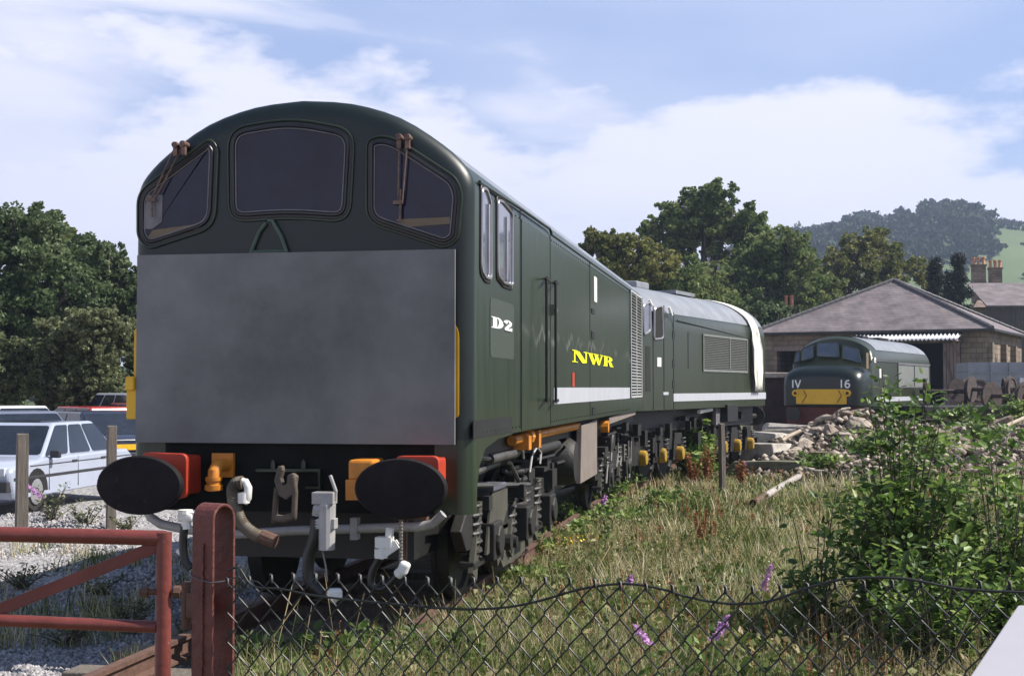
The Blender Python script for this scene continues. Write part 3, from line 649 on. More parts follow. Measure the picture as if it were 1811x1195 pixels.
    def bogie(y0, ys, L_):
        bg = MB()
        for s in (-1, 1):
            bg.prism([Vector((s*1.02, y0+y, z)) for y, z in ((0, .62), (.25, .78), (L_-.3, .78), (L_, .6), (L_-.2, .48), (.2, .45))], (-s*.09, 0, 0))
        bo = bg.build('bogie', M['grime'], root, bevel=.01)
        for y in ys:
            w_ = MB()
            for s in (-1, 1): wheel(w_, (s*.76, y0+y, .47), .47*1.0, .13*s)
            w_.tube([(-.7, y0+y, .47), (.7, y0+y, .47)], .08, 10); w_.build('wheelset', M['grime'], bo, smooth=40)
            sp_ = MB()
            for dy in (-.36, .36): spring(sp_, (.98, y0+y+dy, .36), .085, .42, 6, .018)
            sp_.build('coil_spring', M['steel2'], bo, smooth=60)
            ab = MB(); ab.bb(.95, 1.14, y0+y-.17, y0+y+.17, .32, .62); ab.lathe([(.0, .0), (.12, 0), (.13, -.06)], (1.17, y0+y, .47), 'x', 14); ab.bb(.93, 1.06, y0+y-.55, y0+y+.55, .30, .36); ab.build('axle_box', M['grime'], bo, bevel=.012)
            for dy in (-.22, .22):
                MB().prism([Vector((1.05, y0+y+dy*k, z)) for k, z in ((.9, .80), (1.4, .80), (2.6, .28), (1.9, .20))], (-.04, 0, 0)).build('horn_guide', M['grime_lit'], bo)
        return bo
    b1 = bogie(.75, (.85, 2.35, 3.7), 4.6); b2 = bogie(8.7, (1.0, 3.4), 4.4)
    # the near end bracket and guard iron (olive lightened as if sunlit), spring, inclined link, rods, tank
    def sp(pix, x, th, mtl, nm, par=b1, bev=.006):
        t = MB(); side_plate(t, A, pix, x, th); return t.build(nm, M[mtl], par, bevel=bev)
    sp([(872, 868), (898, 858), (898, 900), (890, 925), (881, 962), (862, 982), (866, 930)], 1.10, .03, 'grime_lit', 'guard_iron')
    t = MB(); p0 = A.at(872, 868, 'x', 1.10); t.bb(.62, 1.07, p0.y-.02, p0.y+.5, p0.z-.22, p0.z); t.bb(.60, 1.12, p0.y-.06, p0.y+.45, p0.z, p0.z+.045); t.build('end_bracket', M['endblue'], b1, bevel=.008)
    sp([(872, 935), (940, 905), (946, 912), (946, 952), (918, 985), (890, 1003), (884, 985)], 1.02, .05, 'grime_lit', 'inclined_link')
    t = MB()
    for (x, y, r) in ((905, 958, .07), (942, 930, .05), (915, 958, .05)): t.lathe([(0, .0), (r, 0), (r, -.1)], A.at(x, y, 'x', 1.10), 'x', 10)
    t.build('pivot_pin', M['black'], b1, smooth=40)
    t = MB(); c = A.at(921, 932, 'x', 1.05); spring(t, (.98, c.y, c.z), .115, .52, 7, .022); t.build('coil_spring', M['steel2'], b1, smooth=60)
    t = MB(); t.tube([A.at(835, 808, 'x', 1.1), A.at(880, 812, 'x', 1.1)], .02, 8); t.tube([A.at(865, 812, 'x', 1.1), A.at(912, 800, 'x', 1.1)], .045, 10); t.tube([A.at(832, 838, 'x', 1.05), A.at(880, 818, 'x', 1.05)], .03, 8)
    t.tube([A.at(901, 818, 'x', 1.12), A.at(917, 850, 'x', 1.12)], .02, 6); t.tube([A.at(835, 858, 'x', 1.1), A.at(935, 856, 'x', 1.1)], .022, 6); t.build('brake_rod', M['rod'], b1, smooth=40)
    t = MB(); t.tube([A.at(937, 835, 'x', 1.15), A.at(941, 805, 'x', 1.15), A.at(950, 790, 'x', 1.15), A.at(957, 800, 'x', 1.15), A.at(955, 820, 'x', 1.15)], .010, 6); t.tube([A.at(916, 780, 'x', 1.15), A.at(925, 800, 'x', 1.15), A.at(926, 810, 'x', 1.15)], .014, 6); t.build('flexible_pipe', M['pipe_grey'], b1, smooth=40)
    t = MB(); t.tube([A.at(948, 796, 'x', 1.1), A.at(985, 786, 'x', 1.1)], .05, 10); t.build('brake_cylinder', M['grime'], root, smooth=40)
    c = A.at(991, 819, 'x', 1.0); MB().lathe([(.0, -.42), (.14, -.40), (.24, -.32), (.265, -.15), (.265, .25), (.22, .32), (0, .34)], (.86, c.y, c.z+.02), 'x', 24).build('air_tank', M['grime'], root, smooth=50)
    t = MB(); t.tube([A.at(*p, 'x', 1.15) for p in ((905, 779), (938, 771), (985, 760), (1021, 753))], .045, 10); t.build('orange_pipe', M['orange'], root, smooth=50)
    t = MB(); c = A.at(932, 772, 'x', 1.15); t.lathe([(.07, -.06), (.08, 0), (.07, .06)], c, 'y', 10); t.box(c+Vector((0, .3, -.03)), (.14, .12, .16)); t.box(c+Vector((.02, -.35, -.04)), (.14, .14, .12)); t.lathe([(0, 0), (.08, 0), (.08, .1)], A.at(1063, 754, 'x', 1.15), 'x', 10); t.build('orange_fitting', M['orange'], root, bevel=.01)
    sp([(1029, 752), (1056, 742), (1056, 838), (1027, 855)], 1.22, .06, 'box_brown', 'equipment_panel', root)
    t = MB(); a = A.at(1029, 752, 'x', 1.2); b = A.at(1056, 742, 'x', 1.2); t.bb(.3, 1.15, a.y+.05, b.y, .62, 1.3); t.build('equipment_box', M['black'], root)
    sp([(1078, 738), (1124, 722), (1124, 733), (1078, 750)], 1.24, .03, 'box_brown', 'fuel_panel', root)
    # little boxes and pipes crowding the underside
    t = MB(); r_ = random.Random(3)
    for i in range(46):
        y = r_.uniform(1.2, 13.0); z = r_.uniform(.75, 1.25); x = r_.uniform(.85, 1.08); t.box((x, y, z), (r_.uniform(.05, .2), r_.uniform(.05, .4), r_.uniform(.04, .2)))
    for i in range(16):
        y = r_.uniform(1, 12); z = r_.uniform(.7, 1.2); t.tube([(1.08, y, z), (1.08, y+r_.uniform(.3, 1.4), z+r_.uniform(-.06, .06))], .018, 6)
    t.build('underside_equipment', M['grime'], root)
    t = MB()
    for i in range(14):
        y = r_.uniform(8.5, 13.0); z = r_.uniform(.45, 1.2); t.tube([(1.13, y, z), (1.13, y+r_.uniform(-.3, .3), z-r_.uniform(.1, .35))], .014, 6)
    t.build('brake_linkage', M['steel'], root)
    return root
M['rod'] = mat('dark_rod', (.06, .058, .055), .45, var=.4)
M['strap'] = mat('green_strap', (.075, .11, .08), .6)
M['glass_s'] = mat('side_glass', (.11, .115, .15), .05, var=.2, spec=.9)
M['alu'] = mat('window_metal', (.36, .35, .39), .3, metal=.5)
M['louvre'] = mat('louvre_grey', (.42, .43, .42), .45, var=.15)
M['hook'] = mat('hook_iron', (.085, .065, .05), .65, var=.4, vscale=10)
M['steel2'] = mat('spring_steel', (.045, .042, .04), .5, spec=.3)
M['endblue'] = mat('blue_grey_steel', (.10, .10, .13), .5, var=.3)
near_loco()

# ---------- second locomotive, standing behind on the curve
A2 = radians(15.1); L2 = None
def loco2():
    global L2
    c = Vector((-1.98, 23.64, 0)); ay = Vector((sin(A2), cos(A2), 0)); ax = Vector((cos(A2), -sin(A2), 0))
    o = c - ay*.75 - ax*1.3; L2 = Frame(o.x, o.y, A2); A = L2
    root = empty('diesel_locomotive', o, -A2, 'dark green diesel locomotive behind the nearest one, long radiator grille on its side', 'locomotive', 'green diesel locomotives')
    prof = arc_prof([(1.3, 1.30), (1.3, 2.70), (1.27, 2.95), (1.12, 3.22), (.80, 3.45), (.40, 3.58), (0, 3.62)])
    mb = MB(); body_loft(mb, prof, 0, 8.55, r0=.35, rt=.25, r1=.3); body = mb.build('body', M['green2'], root, smooth=40)
    top = [p for p in prof if p[1] > 3.0]; full = top+[(-x, z) for x, z in top[::-1][1:]]
    t = MB(); t.loft([[Vector((x*1.004, y, z+.006)) for x, z in full] for y in (.40, 8.2)], False, False); t.build('roof_sheen', M['roof2'], root, smooth=40)
    t = MB(); t.box((.1, 3.0, 3.66), (.5, .7, .14)); t.box((.0, 1.3, 3.63), (.7, .6, .08)); t.box((.2, 5.1, 3.63), (.6, 1.2, .07)); t.build('roof_vent', M['roof2'], root, bevel=.03)
    S = lambda px, py, k=1.302: A.at(px, py, 'x', k)
    # windows
    o_ = rounded([S(*p) for p in ((1157, 545), (1170, 541), (1172, 598), (1156, 600))], .07); w = MB().prism(o_, (.006, 0, 0)).build('door_window', M['darkin'], root)
    MB().tube([p+Vector((.008, 0, 0)) for p in o_], .018, 6, closed=True).build('window_frame', M['alu'], w)
    o_ = rounded([S(*p) for p in ((1137, 540), (1149, 534), (1149, 585), (1138, 592))], .07); w = MB().prism(o_, (.006, 0, 0)).build('side_window', M['glass_s'], root)
    MB().tube([p+Vector((.008, 0, 0)) for p in o_], .022, 6, closed=True).build('window_frame', M['alu'], w)
    for a_, b_ in (((1148, 530), (1153, 541)), ((1183, 543), (1188, 558))):
        MB().tube([S(*a_, 1.29), S(*b_, 1.32)], .03, 8).build('grab_handle', M['white'], root)
    t = MB()
    for px, y0, y1 in ((1155, 540, 728), (1174, 540, 728), (1191, 552, 728), (1217, 587, 652)): t.bb(1.30, 1.306, S(px, y0).y-.015, S(px, y0).y+.015, S(px, y1).z, S(px, y0).z)
    for y0 in (585, 636, 672): t.bb(1.30, 1.308, S(1189, y0).y, S(1193, y0).y, S(1190, y0+14).z, S(1190, y0).z)
    t.build('panel_seam', M['black'], body)
    t = MB(); t.bb(1.30, 1.306, S(1142, 640).y, S(1150, 640).y, S(1145, 692).z, S(1145, 612).z); t.build('louvre_panel', M['grime'], root)
    t = MB(); t.bb(1.30, 1.308, S(1162, 640).y, S(1169, 640).y, S(1165, 648).z, S(1165, 632).z); t.build('notice', M['white'], root)
    t = MB(); t.bb(1.30, 1.307, S(1191, 700).y, 8.3, S(1250, 708).z, S(1250, 695).z); t.bb(1.30, 1.307, S(1173, 700).y, S(1182, 700).y, S(1180, 698).z, S(1180, 693).z); t.build('stripe', M['stripe'], root)
    ga, gb = S(1243, 592), S(1321, 662); zt, zb = 2.64, 1.95; zt = S(1243, 592).z; zb = S(1243, 655).z
    g = MB().bb(1.30, 1.306, ga.y, gb.y, zb, zt).build('radiator_grille', M['grime'], root)
    t = MB(); n = 20
    for i in range(n): t.box((1.309, (ga.y+gb.y)/2, zb+(zt-zb)*(i+.5)/n), (.012, gb.y-ga.y, .012), ry=.4)
    for z in (zb, zt): t.bb(1.306, 1.320, ga.y-.02, gb.y+.02, z-.02, z+.02)
    for y in (ga.y, ga.y+(gb.y-ga.y)*.58, gb.y): t.bb(1.306, 1.321, y-.02, y+.02, zb, zt)
    t.build('grille_slats', M['louvre_g'], g)
    MB().tube([S(1198, 566, 1.30), S(1342, 602, 1.30)], .012, 6).build('gutter', M['green2'], body)
    # underside
    t = MB(); t.bb(-1.0, 1.0, .3, 8.3, .9, 1.3); t.bb(-.7, .7, .3, 8.3, .3, .9); t.build('underframe', M['black'], root)
    for y0 in (.5, 5.3):
        b = MB()
        for s in (-1, 1): b.bb(s*1.0-.04, s*1.0+.04, y0, y0+2.7, .55, .78)
        for y in (y0+.1, y0+1.3, y0+2.4): b.prism([Vector((1.08, y+a_, z)) for a_, z in ((-.2, .85), (.2, .85), (.32, .35), (-.32, .35))], (-.08, 0, 0))
        bo = b.build('bogie', M['grime'], root)
        for y in (y0+.35, y0+1.35, y0+2.35):
            w = MB()
            for s in (-1, 1): wheel(w, (s*.76, y, .47), .47, .13*s)
            w.build('wheel', M['grime'], bo, smooth=40)
            MB().lathe([(.0, .05), (.07, .04), (.085, 0), (.085, -.1)], (1.16, y, .47), 'x', 14, sz=1.6).build('axle_box_cover', M['axle_y'], bo, smooth=40)
            t = MB(); spring(t, (1.06, y+.3, .35), .07, .4, 5, .018); t.build('coil_spring', M['steel2'], bo)
    t = MB(); t.box(S(1288, 730, 1.25), (.2, .75, .35)); t.build('battery_box', M['black'], root, bevel=.01)
    t = MB(); t.tube([S(1236, 728, 1.2), S(1258, 724, 1.2)], .04, 8); t.build('air_cylinder', M['white'], root)
    MB().bb(1.12, 1.2, S(1262, 730, 1.15).y, S(1270, 730, 1.15).y, .95, 1.28).build('inspection_panel', M['rim'], root)
    t = MB()
    for i in range(26):
        y = random.uniform(.3, 8.4); t.box((1.1, y, random.uniform(.5, 1.2)), (.1, random.uniform(.05, .2), random.uniform(.05, .3)))
    t.build('underside_equipment', M['grime'], root)
    for s in (-1, 1): MB().lathe([(.06, 8.5), (.06, 8.95), (.22, 8.97), (.22, 9.0), (0, 9.01)], (s*.87, 0, 1.05), 'y', 16).build('buffer', M['grime'], root, smooth=40)
    # dust sheet hanging over the far end
    pr = [(0, 3.64)]+[p for p in prof[::-1] if p[0] > .1 and p[1] > 2.7]+[(1.335, 2.5), (1.335, 2.25), (1.335, 2.0), (1.34, 1.78), (1.34, 1.62)]
    V = []; nn = 22; yc0 = S(1330, 620).y
    for i, (x, z) in enumerate(pr):
        t_ = i/(len(pr)-1); w_ = .44+.22*t_-(.12 if i > len(pr)-3 else 0)
        for k in range(nn):
            u = k/(nn-1)-.5; fold = .030*sin(u*26+t_*3)+.018*sin(u*47+t_*7); V.append((x+.028+abs(fold), yc0+.05+u*w_*(1+.12*sin(t_*9))+.16*t_, z+.02+(.02*sin(u*31) if i == len(pr)-1 else 0)))
    Q = [(i*nn+k, i*nn+k+1, (i+1)*nn+k+1, (i+1)*nn+k) for i in range(len(pr)-1) for k in range(nn-1)]
    m2 = MB(); m2.add(V, Q); o3 = m2.build('dust_sheet', M['cloth'], None, smooth=60); o3.location = o; o3.rotation_euler = (0, 0, -A2)
    s_ = o3.modifiers.new('thick', 'SOLIDIFY'); s_.thickness = .012
    tag(o3, 'white dust sheet draped over the roof and side of the second locomotive', 'sheet')
M['axle_y'] = mat('axle_cover_yellow', (.32, .19, .012), .6, var=.3, vscale=9)
M['roof2'] = mat('roof_sun_sheen', (.20, .21, .23), .45, var=.25, vscale=2, wear=(.12, .12, .12), wth=.66)  # pale grey put in for sunlight glancing off the rear engines' roofs
M['louvre_g'] = mat('grille_grey', (.17, .18, .165), .5, var=.15)
loco2()

# ---------- third locomotive by the shed
A3 = radians(18.3); 
def loco3():
    q = XD(1530, 46); ay = Vector((sin(A3), cos(A3), 0)); ax = Vector((cos(A3), -sin(A3), 0)); hw = 1.42
    o = q - ax*hw; A = Frame(o.x, o.y, A3)
    root = empty('diesel_locomotive', o, -A3, 'green diesel locomotive with a bulbous nose and yellow panel in front of the stone shed', 'locomotive', 'green diesel locomotives')
    prof = arc_prof([(hw, 1.05), (hw, 2.55), (hw-.03, 2.8), (1.2, 3.12), (.85, 3.36), (.42, 3.5), (0, 3.54)])
    # cab set back behind nose
    full = prof+[(-x, z) for x, z in prof[::-1][1:]]
    mb = MB(); rings = []
    for y, k, kt, rake in ((.75, .10, .55, 1), (.85, .03, .30, 1), (1.1, .0, .12, .6), (1.6, 0, .02, 0), (10.2, 0, 0, 0), (10.5, .05, .15, 0), (10.6, .18, .35, 0)):
        rings.append([Vector((x*(hw-k)/hw, y+rake*.55*max(0, (z-2.3))/1.2, z-kt*max(0, (z-2.3)/1.2))) for x, z in full])
    mb.loft(rings); body = mb.build('body', M['green2'], root, smooth=40)
    top = [p for p in prof if p[1] > 2.95]; fl = top+[(-x, z) for x, z in top[::-1][1:]]
    t = MB(); t.loft([[Vector((x*1.004, y, z+.006)) for x, z in fl] for y in (2.0, 10.1)], False, False); t.build('roof_sheen', M['roof2'], root, smooth=40)
    t = MB(); t.box((.3, 3.5, 3.53), (.5, .9, .1)); t.box((.2, 6.5, 3.56), (.6, 1.4, .08)); t.build('roof_vent', M['grime'], root, bevel=.02)
    # nose: rounded box profile
    def nr(y, hw_, zb, zt, cr):
        P = rounded([Vector((-hw_, y, zb)), Vector((hw_, y, zb)), Vector((hw_, y, zt-.22)), Vector((hw_*.55, y, zt)), Vector((-hw_*.55, y, zt)), Vector((-hw_, y, zt-.22))], [.05, .05, cr, cr*2, cr*2, cr], 6); return P
    mb = MB(); mb.loft([nr(-.42, 1.05, 1.1, 2.02, .2), nr(-.40, 1.2, 1.06, 2.15, .25), nr(-.28, 1.33, 1.05, 2.30, .3), nr(-.02, 1.39, 1.05, 2.42, .3), nr(.45, 1.41, 1.05, 2.50, .3), nr(1.0, 1.41, 1.05, 2.54, .3)])
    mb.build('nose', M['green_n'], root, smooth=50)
    f = lambda x, z, y=-.44: A.at(x, z, 'y', y)
    p0, p1 = f(1408, 714), f(1497, 688)
    MB().prism(rounded([Vector((p0.x, -.43, p0.z)), Vector((p1.x, -.43, p0.z)), Vector((p1.x, -.43, p1.z)), Vector((p0.x, -.43, p1.z))], .04), (0, -.012, 0)).build('warning_panel', M['yellow'], root)
    for px in (1407, 1499):
        c = f(px, 695); lp = MB().lathe([(.0, -.05), (.09, -.05), (.12, -.03), (.12, .3)], c, 'y', 16).build('marker_lamp', M['yellow'], root, smooth=40)
        MB().lathe([(0, -.058), (.055, -.056), (.055, -.04)], c, 'y', 12).build('lens', M['black'], lp)
    t = MB()
    for px in (1421, 1483): t.tube([f(px, 690, -.46), f(px+5, 700, -.46), f(px-3, 712, -.46)], .012, 5)
    t.build('hose', M['black'], root)
    # headcode 1V 16
    t = MB()
    def ch(px0, segs, w=.045):
        c0 = f(px0, 685); 
        def to3(mb_, P, th): mb_.prism([Vector((c0.x+p.x, -.426-.0004, c0.z+p.y)) for p in P], (0, -th-.006, 0))
        for k, s_ in enumerate(segs): stroke(t, s_, w, to3, .004, k)
    ch(1402, [[(0, 0), (0, .25)]]); ch(1411, [[(-.09, .25), (0, 0), (.09, .25)]])
    ch(1488, [[(0, 0), (0, .25)]]); ch(1498, [[(.06, .24), (-.02, .22), (-.06, .14), (-.06, .05), (-.02, .0), (.04, 0), (.08, .05), (.08, .10), (.03, .14), (-.05, .12)]])
    t.build('headcode', M['letterw'], root)
    # windscreens on the raked cab front: quads 
    def pt(x, z): # on raked face
        k = max(0, (z-2.3)/1.2); return Vector((x, .72+.55*k, z))
    for xs in ((-1.28, -1.17, -1.16, -.62), (-.50, -.50, .36, .40), (.50, .46, 1.2, 1.27)):
        pass
    def ws(pix, nm='windscreen'):
        P = []
        for x, z in pix:
            y = .9
            for _ in range(6):
                q_ = A.at(x, z, 'y', y); y = .70+.55*max(0, (q_.z-2.3))/1.2
            P.append(q_)
        P = rounded(P, .06, 4); g = MB().prism(P, (0, -.03, 0)).build(nm, M['glass2'], root); MB().tube([p+Vector((0, -.03, 0)) for p in P], .022, 6, closed=True).build('window_seal', M['green2'], g)
    ws([(1446, 630), (1446, 606), (1482, 605), (1485, 632)]); ws([(1490, 633), (1491, 610), (1518, 617), (1524, 643)]); ws([(1418, 638), (1420, 616), (1439, 609), (1439, 633)]); ws([(1406, 641), (1408, 625), (1415, 618), (1414, 639)])
    S = lambda px, py, k=hw+.002: A.at(px, py, 'x', k)
    t = MB(); t.bb(hw-.01, hw+.006, S(1532, 640).y, S(1536, 640).y, S(1535, 652).z, S(1535, 624).z); t.build('door_window', M['desk'], root)
    for p in ((1547, 632, 641), (1556, 652, 668)): MB().bb(hw-.01, hw+.02, S(p[0]-1.5, 640).y, S(p[0]+1.5, 640).y, S(p[0], p[2]).z, S(p[0], p[1]).z).build('grab_handle', M['white'], root)
    a, b = S(1588, 660).y, S(1643, 660).y; zt, zb = S(1588, 643).z, S(1588, 684).z
    g = MB().bb(hw-.01, hw+.005, a, b, zb, zt).build('radiator_grille', M['louvre_g'], root)
    t = MB()
    for z in (zb, zt): t.bb(hw, hw+.03, a, b, z-.03, z+.03)
    for y in (a, (a+b)/2, b): t.bb(hw, hw+.032, y-.02, y+.02, zb, zt)
    t.build('grille_frame', M['rim'], g)
    MB().bb(hw-.01, hw+.006, 1.5, 10.0, S(1560, 710).z, S(1560, 702).z).build('stripe', M['stripe'], root)
    MB().tube([Vector((hw+.01, 1.3, 2.62)), Vector((hw+.01, 10.3, 2.62))], .02, 6).build('gutter', M['green2'], body)
    t = MB(); t.bb(-1.25, 1.25, -.25, .1, .45, 1.04); t.build('buffer_beam', M['red_d'], root)
    t = MB(); t.bb(-1.1, 1.1, .2, 10, .2, 1.04); t.build('underframe', M['black'], root)
    for s in (-1, 1): MB().lathe([(.06, 0), (.06, -.4), (.25, -.42), (.25, -.45), (0, -.46)], (s*.9, -.2, .8), 'y', 20).build('buffer', M['black'], root, smooth=40)
    t = MB()
    for y in (1.5, 3.2, 4.6, 7.4, 8.8):
        for s in (-1, 1): wheel(t, (s*.76, y, .45), .45, .13*s)
    t.build('wheel', M['grime'], root, smooth=40)
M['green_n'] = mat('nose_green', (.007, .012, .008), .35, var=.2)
M['red_d'] = mat('dull_red', (.10, .018, .012), .6, var=.4)
loco3()

# ---------------------------------------------------------------- track
def track():
    for k, x in enumerate((-2.52, -3.955)):
        mb = MB(); pr = [(-.065, -.15), (.065, -.15), (.065, -.135), (.012, -.12), (.012, -.04), (.035, -.03), (.035, 0), (-.035, 0), (-.035, -.03), (-.012, -.04), (-.012, -.12), (-.065, -.135)]
        path = [(x, 2.0 if k else 9.6, 0), (x, 22, 0)]
        for j in range(1, 14): a = A2*min(1, j/5); px_, py_, _ = path[-1]; path.append((px_+sin(a)*1.4, py_+cos(a)*1.4, 0))
        rings = []
        for i, (X, Y, _) in enumerate(path):
            a = atan2(path[min(i+1, len(path)-1)][0]-path[max(i-1, 0)][0], path[min(i+1, len(path)-1)][1]-path[max(i-1, 0)][1])
            rings.append([Vector((X+u*cos(a), Y-u*sin(a), w)) for u, w in pr])
        mb.loft(rings)
        tag(mb.build('rail', M['rust'], None), 'rusty rail along the grassy side of the train' if k == 0 else 'rusty rail on the gravel side, running past the red gate', 'rail', 'rails under the train')
    sl = MB().bb(-1.3, 1.3, -.13, .13, -.28, -.155); o = sl.build('sleeper', M['wood'], None, bevel=.01); o.location = (-3.24, 5.5, 0); tag(o, 'weathered timber sleeper under the rails', 'sleeper', 'sleepers under the train')
    for i in range(1, 12):
        c = link(o.copy()); c.location = (-3.24+random.uniform(-.03, .03), 5.5+.72*i, 0)
track()

# ---------------------------------------------------------------- gate, post, fence, sign
GA = radians(6)
def gate():
    d = 4.2; p_end = W(290, 950, d); base = Vector((p_end.x, p_end.y, 0)); root = empty('field_gate', base, CYAW+radians(3), 'red oxide painted tubular gate with chipped paint at the left', 'gate')
    c, s = cos(CYAW+radians(3)), sin(CYAW+radians(3))
    def loc(px, py):
        # plane through base with normal rotated
        n = Vector((-s, c, 0)); r = ray(px, py); t = (base-CAM).dot(n)/r.dot(n); p = CAM+r*t-base; return Vector((p.x*c+p.y*s, -p.x*s+p.y*c, p.z))
    tr = loc(290, 951); tl = loc(0, 944); sl = (tl.z-tr.z)/(tl.x-tr.x)
    e = lambda x, z0: Vector((x, 0, z0+sl*(x-tr.x)))
    MB().tube([e(-3.2, tr.z), Vector((tr.x+.004, 0, tr.z))], .0235, 16).build('top_rail', M['gate'], root, smooth=50)
    MB().tube([Vector((tr.x, 0, tr.z+.018)), Vector((tr.x, 0, .05))], .0245, 16).build('end_upright', M['gate'], root, smooth=50)
    br = loc(275, 1108); bl = loc(0, 1096); s2 = (bl.z-br.z)/(bl.x-br.x)
    MB().tube([Vector((-3.2, 0, br.z+s2*(-3.2-br.x))), Vector((tr.x-.02, 0, br.z))], .019, 14).build('middle_rail', M['gate'], root, smooth=50)
    MB().tube([Vector((-3.2, 0, .25)), Vector((tr.x-.02, 0, .25))], .019, 14).build('bottom_rail', M['gate'], root, smooth=50)
    a = loc(272, 968); b = loc(0, 1077); dd = (b-a).normalized(); q = Vector((-dd.z, 0, dd.x))*.019; a2 = a-dd*.02; b2 = b+dd*.35
    MB().prism([a2-q+Vector((0, .01, 0)), b2-q+Vector((0, .01, 0)), b2+q+Vector((0, .01, 0)), a2+q+Vector((0, .01, 0))], (0, .008, 0)).build('diagonal_brace', M['gate'], root, bevel=.002)
    h = loc(330, 1047); g = loc(245, 1045)
    t = MB(); t.tube([loc(247, 1046), loc(333, 1046)], .010, 10); t.lathe([(.02, 0), (.02, .02)], loc(308, 1046), 'x', 8); t.lathe([(.018, -.02), (.018, .0)], loc(262, 1046), 'x', 6); t.build('hinge', M['rust'], root, smooth=40)
gate()
def gatepost():
    d = 4.0; b = W(378, 1000, d); a = CYAW-radians(32)
    root = empty('gate_post', (b.x, b.y, 0), a, 'rusty red steel strap post with a rounded looped top, between gate and mesh fence', 'post')
    zt = W(372, 889, d).z; hw = .041; R = .047; th = .009
    path = [Vector((0, -R, -.3))]
    n = 10
    for i in range(n+1):
        an = pi*i/n; path.append(Vector((0, -R*cos(an), zt-R+R*sin(an))))
    path.append(Vector((0, R, -.3)))
    inner = [Vector((0, -(R-th), -.3))]+[Vector((0, -(R-th)*cos(pi*i/n), zt-R+(R-th)*sin(pi*i/n))) for i in range(n+1)]+[Vector((0, (R-th), -.3))]
    rings = [[p+Vector((-hw, 0, 0)), p+Vector((hw, 0, 0)), q+Vector((hw, 0, 0)), q+Vector((-hw, 0, 0))] for p, q in zip(path, inner)]
    MB().loft(rings).build('strap', M['post_red'], root, bevel=.002)
    t = MB(); r = random.Random(2)
    for i in range(70):
        z = zt-.12-i*.0055; t.box((.004+r.uniform(-.002, .002), -R-.001, z), (.009, .007+r.uniform(0, .004), .0075), ry=r.uniform(-.5, .5))
    t.build('weld_bead', M['post_red'], root)
    MB().bb(-hw-.05, -hw, -.02, .02, 1.02, 1.09).tube([(-hw-.07, 0, .98), (-hw-.07, 0, 1.12)], .014, 10).build('hinge_pin', M['rust'], root)
    # tie wire round the post
    MB().tube([Vector((x, y, z)) for x, y, z in ((-hw-.004, -.02, 1.15), (-hw, -R-.004, 1.148), (0, -R-.006, 1.14), (hw, -R-.004, 1.135), (hw+.005, 0, 1.135), (hw+.05, .01, 1.15), (hw+.10, .0, 1.12))], .0022, 6).build('tie_wire', M['wire_r'], root)
gatepost()
def fence():
    # fence line from the post towards the right, a little nearer at the right end
    p0 = W(402, 1000, 3.95); p1 = W(1900, 1000, 3.25); p0.z = p1.z = 0; L = (p1-p0).length; u = (p1-p0)/L; n = Vector((-u.y, u.x, 0))
    root = empty('mesh_fence', p0, atan2(u.y, u.x), 'black wire chain link fence with a sagging top wire across the foreground', 'fence')
    col, row = .0345, .0425; nc = int(L/col)+2; zt0 = 1.135; zt1 = 1.225; V = []; t = MB(); r = random.Random(5)
    def warp(x, z, y=0):
        s = x/L; zt = zt0+(zt1-zt0)*s + .010*sin(x*3.1)+.006*sin(x*7.7)
        return Vector((x+.012*sin(z*9+x*2)*(1.2-z), y+.012*sin(x*4.1), z-1.2+zt))
    rows = 26
    for k in range(nc):
        pts = []
        for j in range(rows):
            z = 1.2-j*row; side = (j+k) % 2; x = (k+side)*col; 
            e = .0035*(1 if side else -1)
            pts.append(warp(x-e*.2+r.uniform(-.0008, .0008), z+.004, e)); pts.append(warp(x+(-.0035 if side else .0035)*0, z-.004, -e))
        if k % 2 == 0: pts = pts
        # twisted knuckle at the top
        a = pts[0]; pts = [a+Vector((.006, -.002, -.016)), a+Vector((.004, 0, .006)), a+Vector((-.003, .002, .010))]+pts
        t.tube(pts, .0025, 5, cap=False)
    t.build('wire_mesh', M['wire'], root, smooth=70)
    # top line wire: px heights of its wavy run
    tw = [(405, 1008), (425, 1004), (450, 1035), (500, 1040), (560, 1052), (650, 1062), (760, 1072), (830, 1076), (900, 1072), (960, 1060), (1030, 1040), (1105, 1031), (1170, 1040), (1220, 1055), (1290, 1066), (1360, 1062), (1430, 1038), (1500, 1022), (1600, 1022), (1700, 1040), (1811, 1046), (1900, 1050)]
    P = []
    nn = n
    for x, y in tw:
        rr = ray(x, y); tt = (p0-CAM).dot(nn)/rr.dot(nn); p = CAM+rr*tt-p0; P.append(Vector((p.dot(u), -.008, p.z)))
    Q = []
    for i in range(len(P)-1):
        a, b, c, d_ = P[max(i-1, 0)], P[i], P[i+1], P[min(i+2, len(P)-1)]
        for j in range(6):
            s = j/6; Q.append(.5*((2*b)+(c-a)*s+(2*a-5*b+4*c-d_)*s*s+(3*b-a-3*c+d_)*s**3))
    t = MB().tube(Q, .0034, 6); 
    t.tube([Vector((0, 0, 1.10)), Vector((.05, 0, 1.15)), Vector((.10, 0, 1.14)), Vector((.16, .0, 1.10))], .002, 5)
    t.build('line_wire', M['wire'], root, smooth=70)
fence()
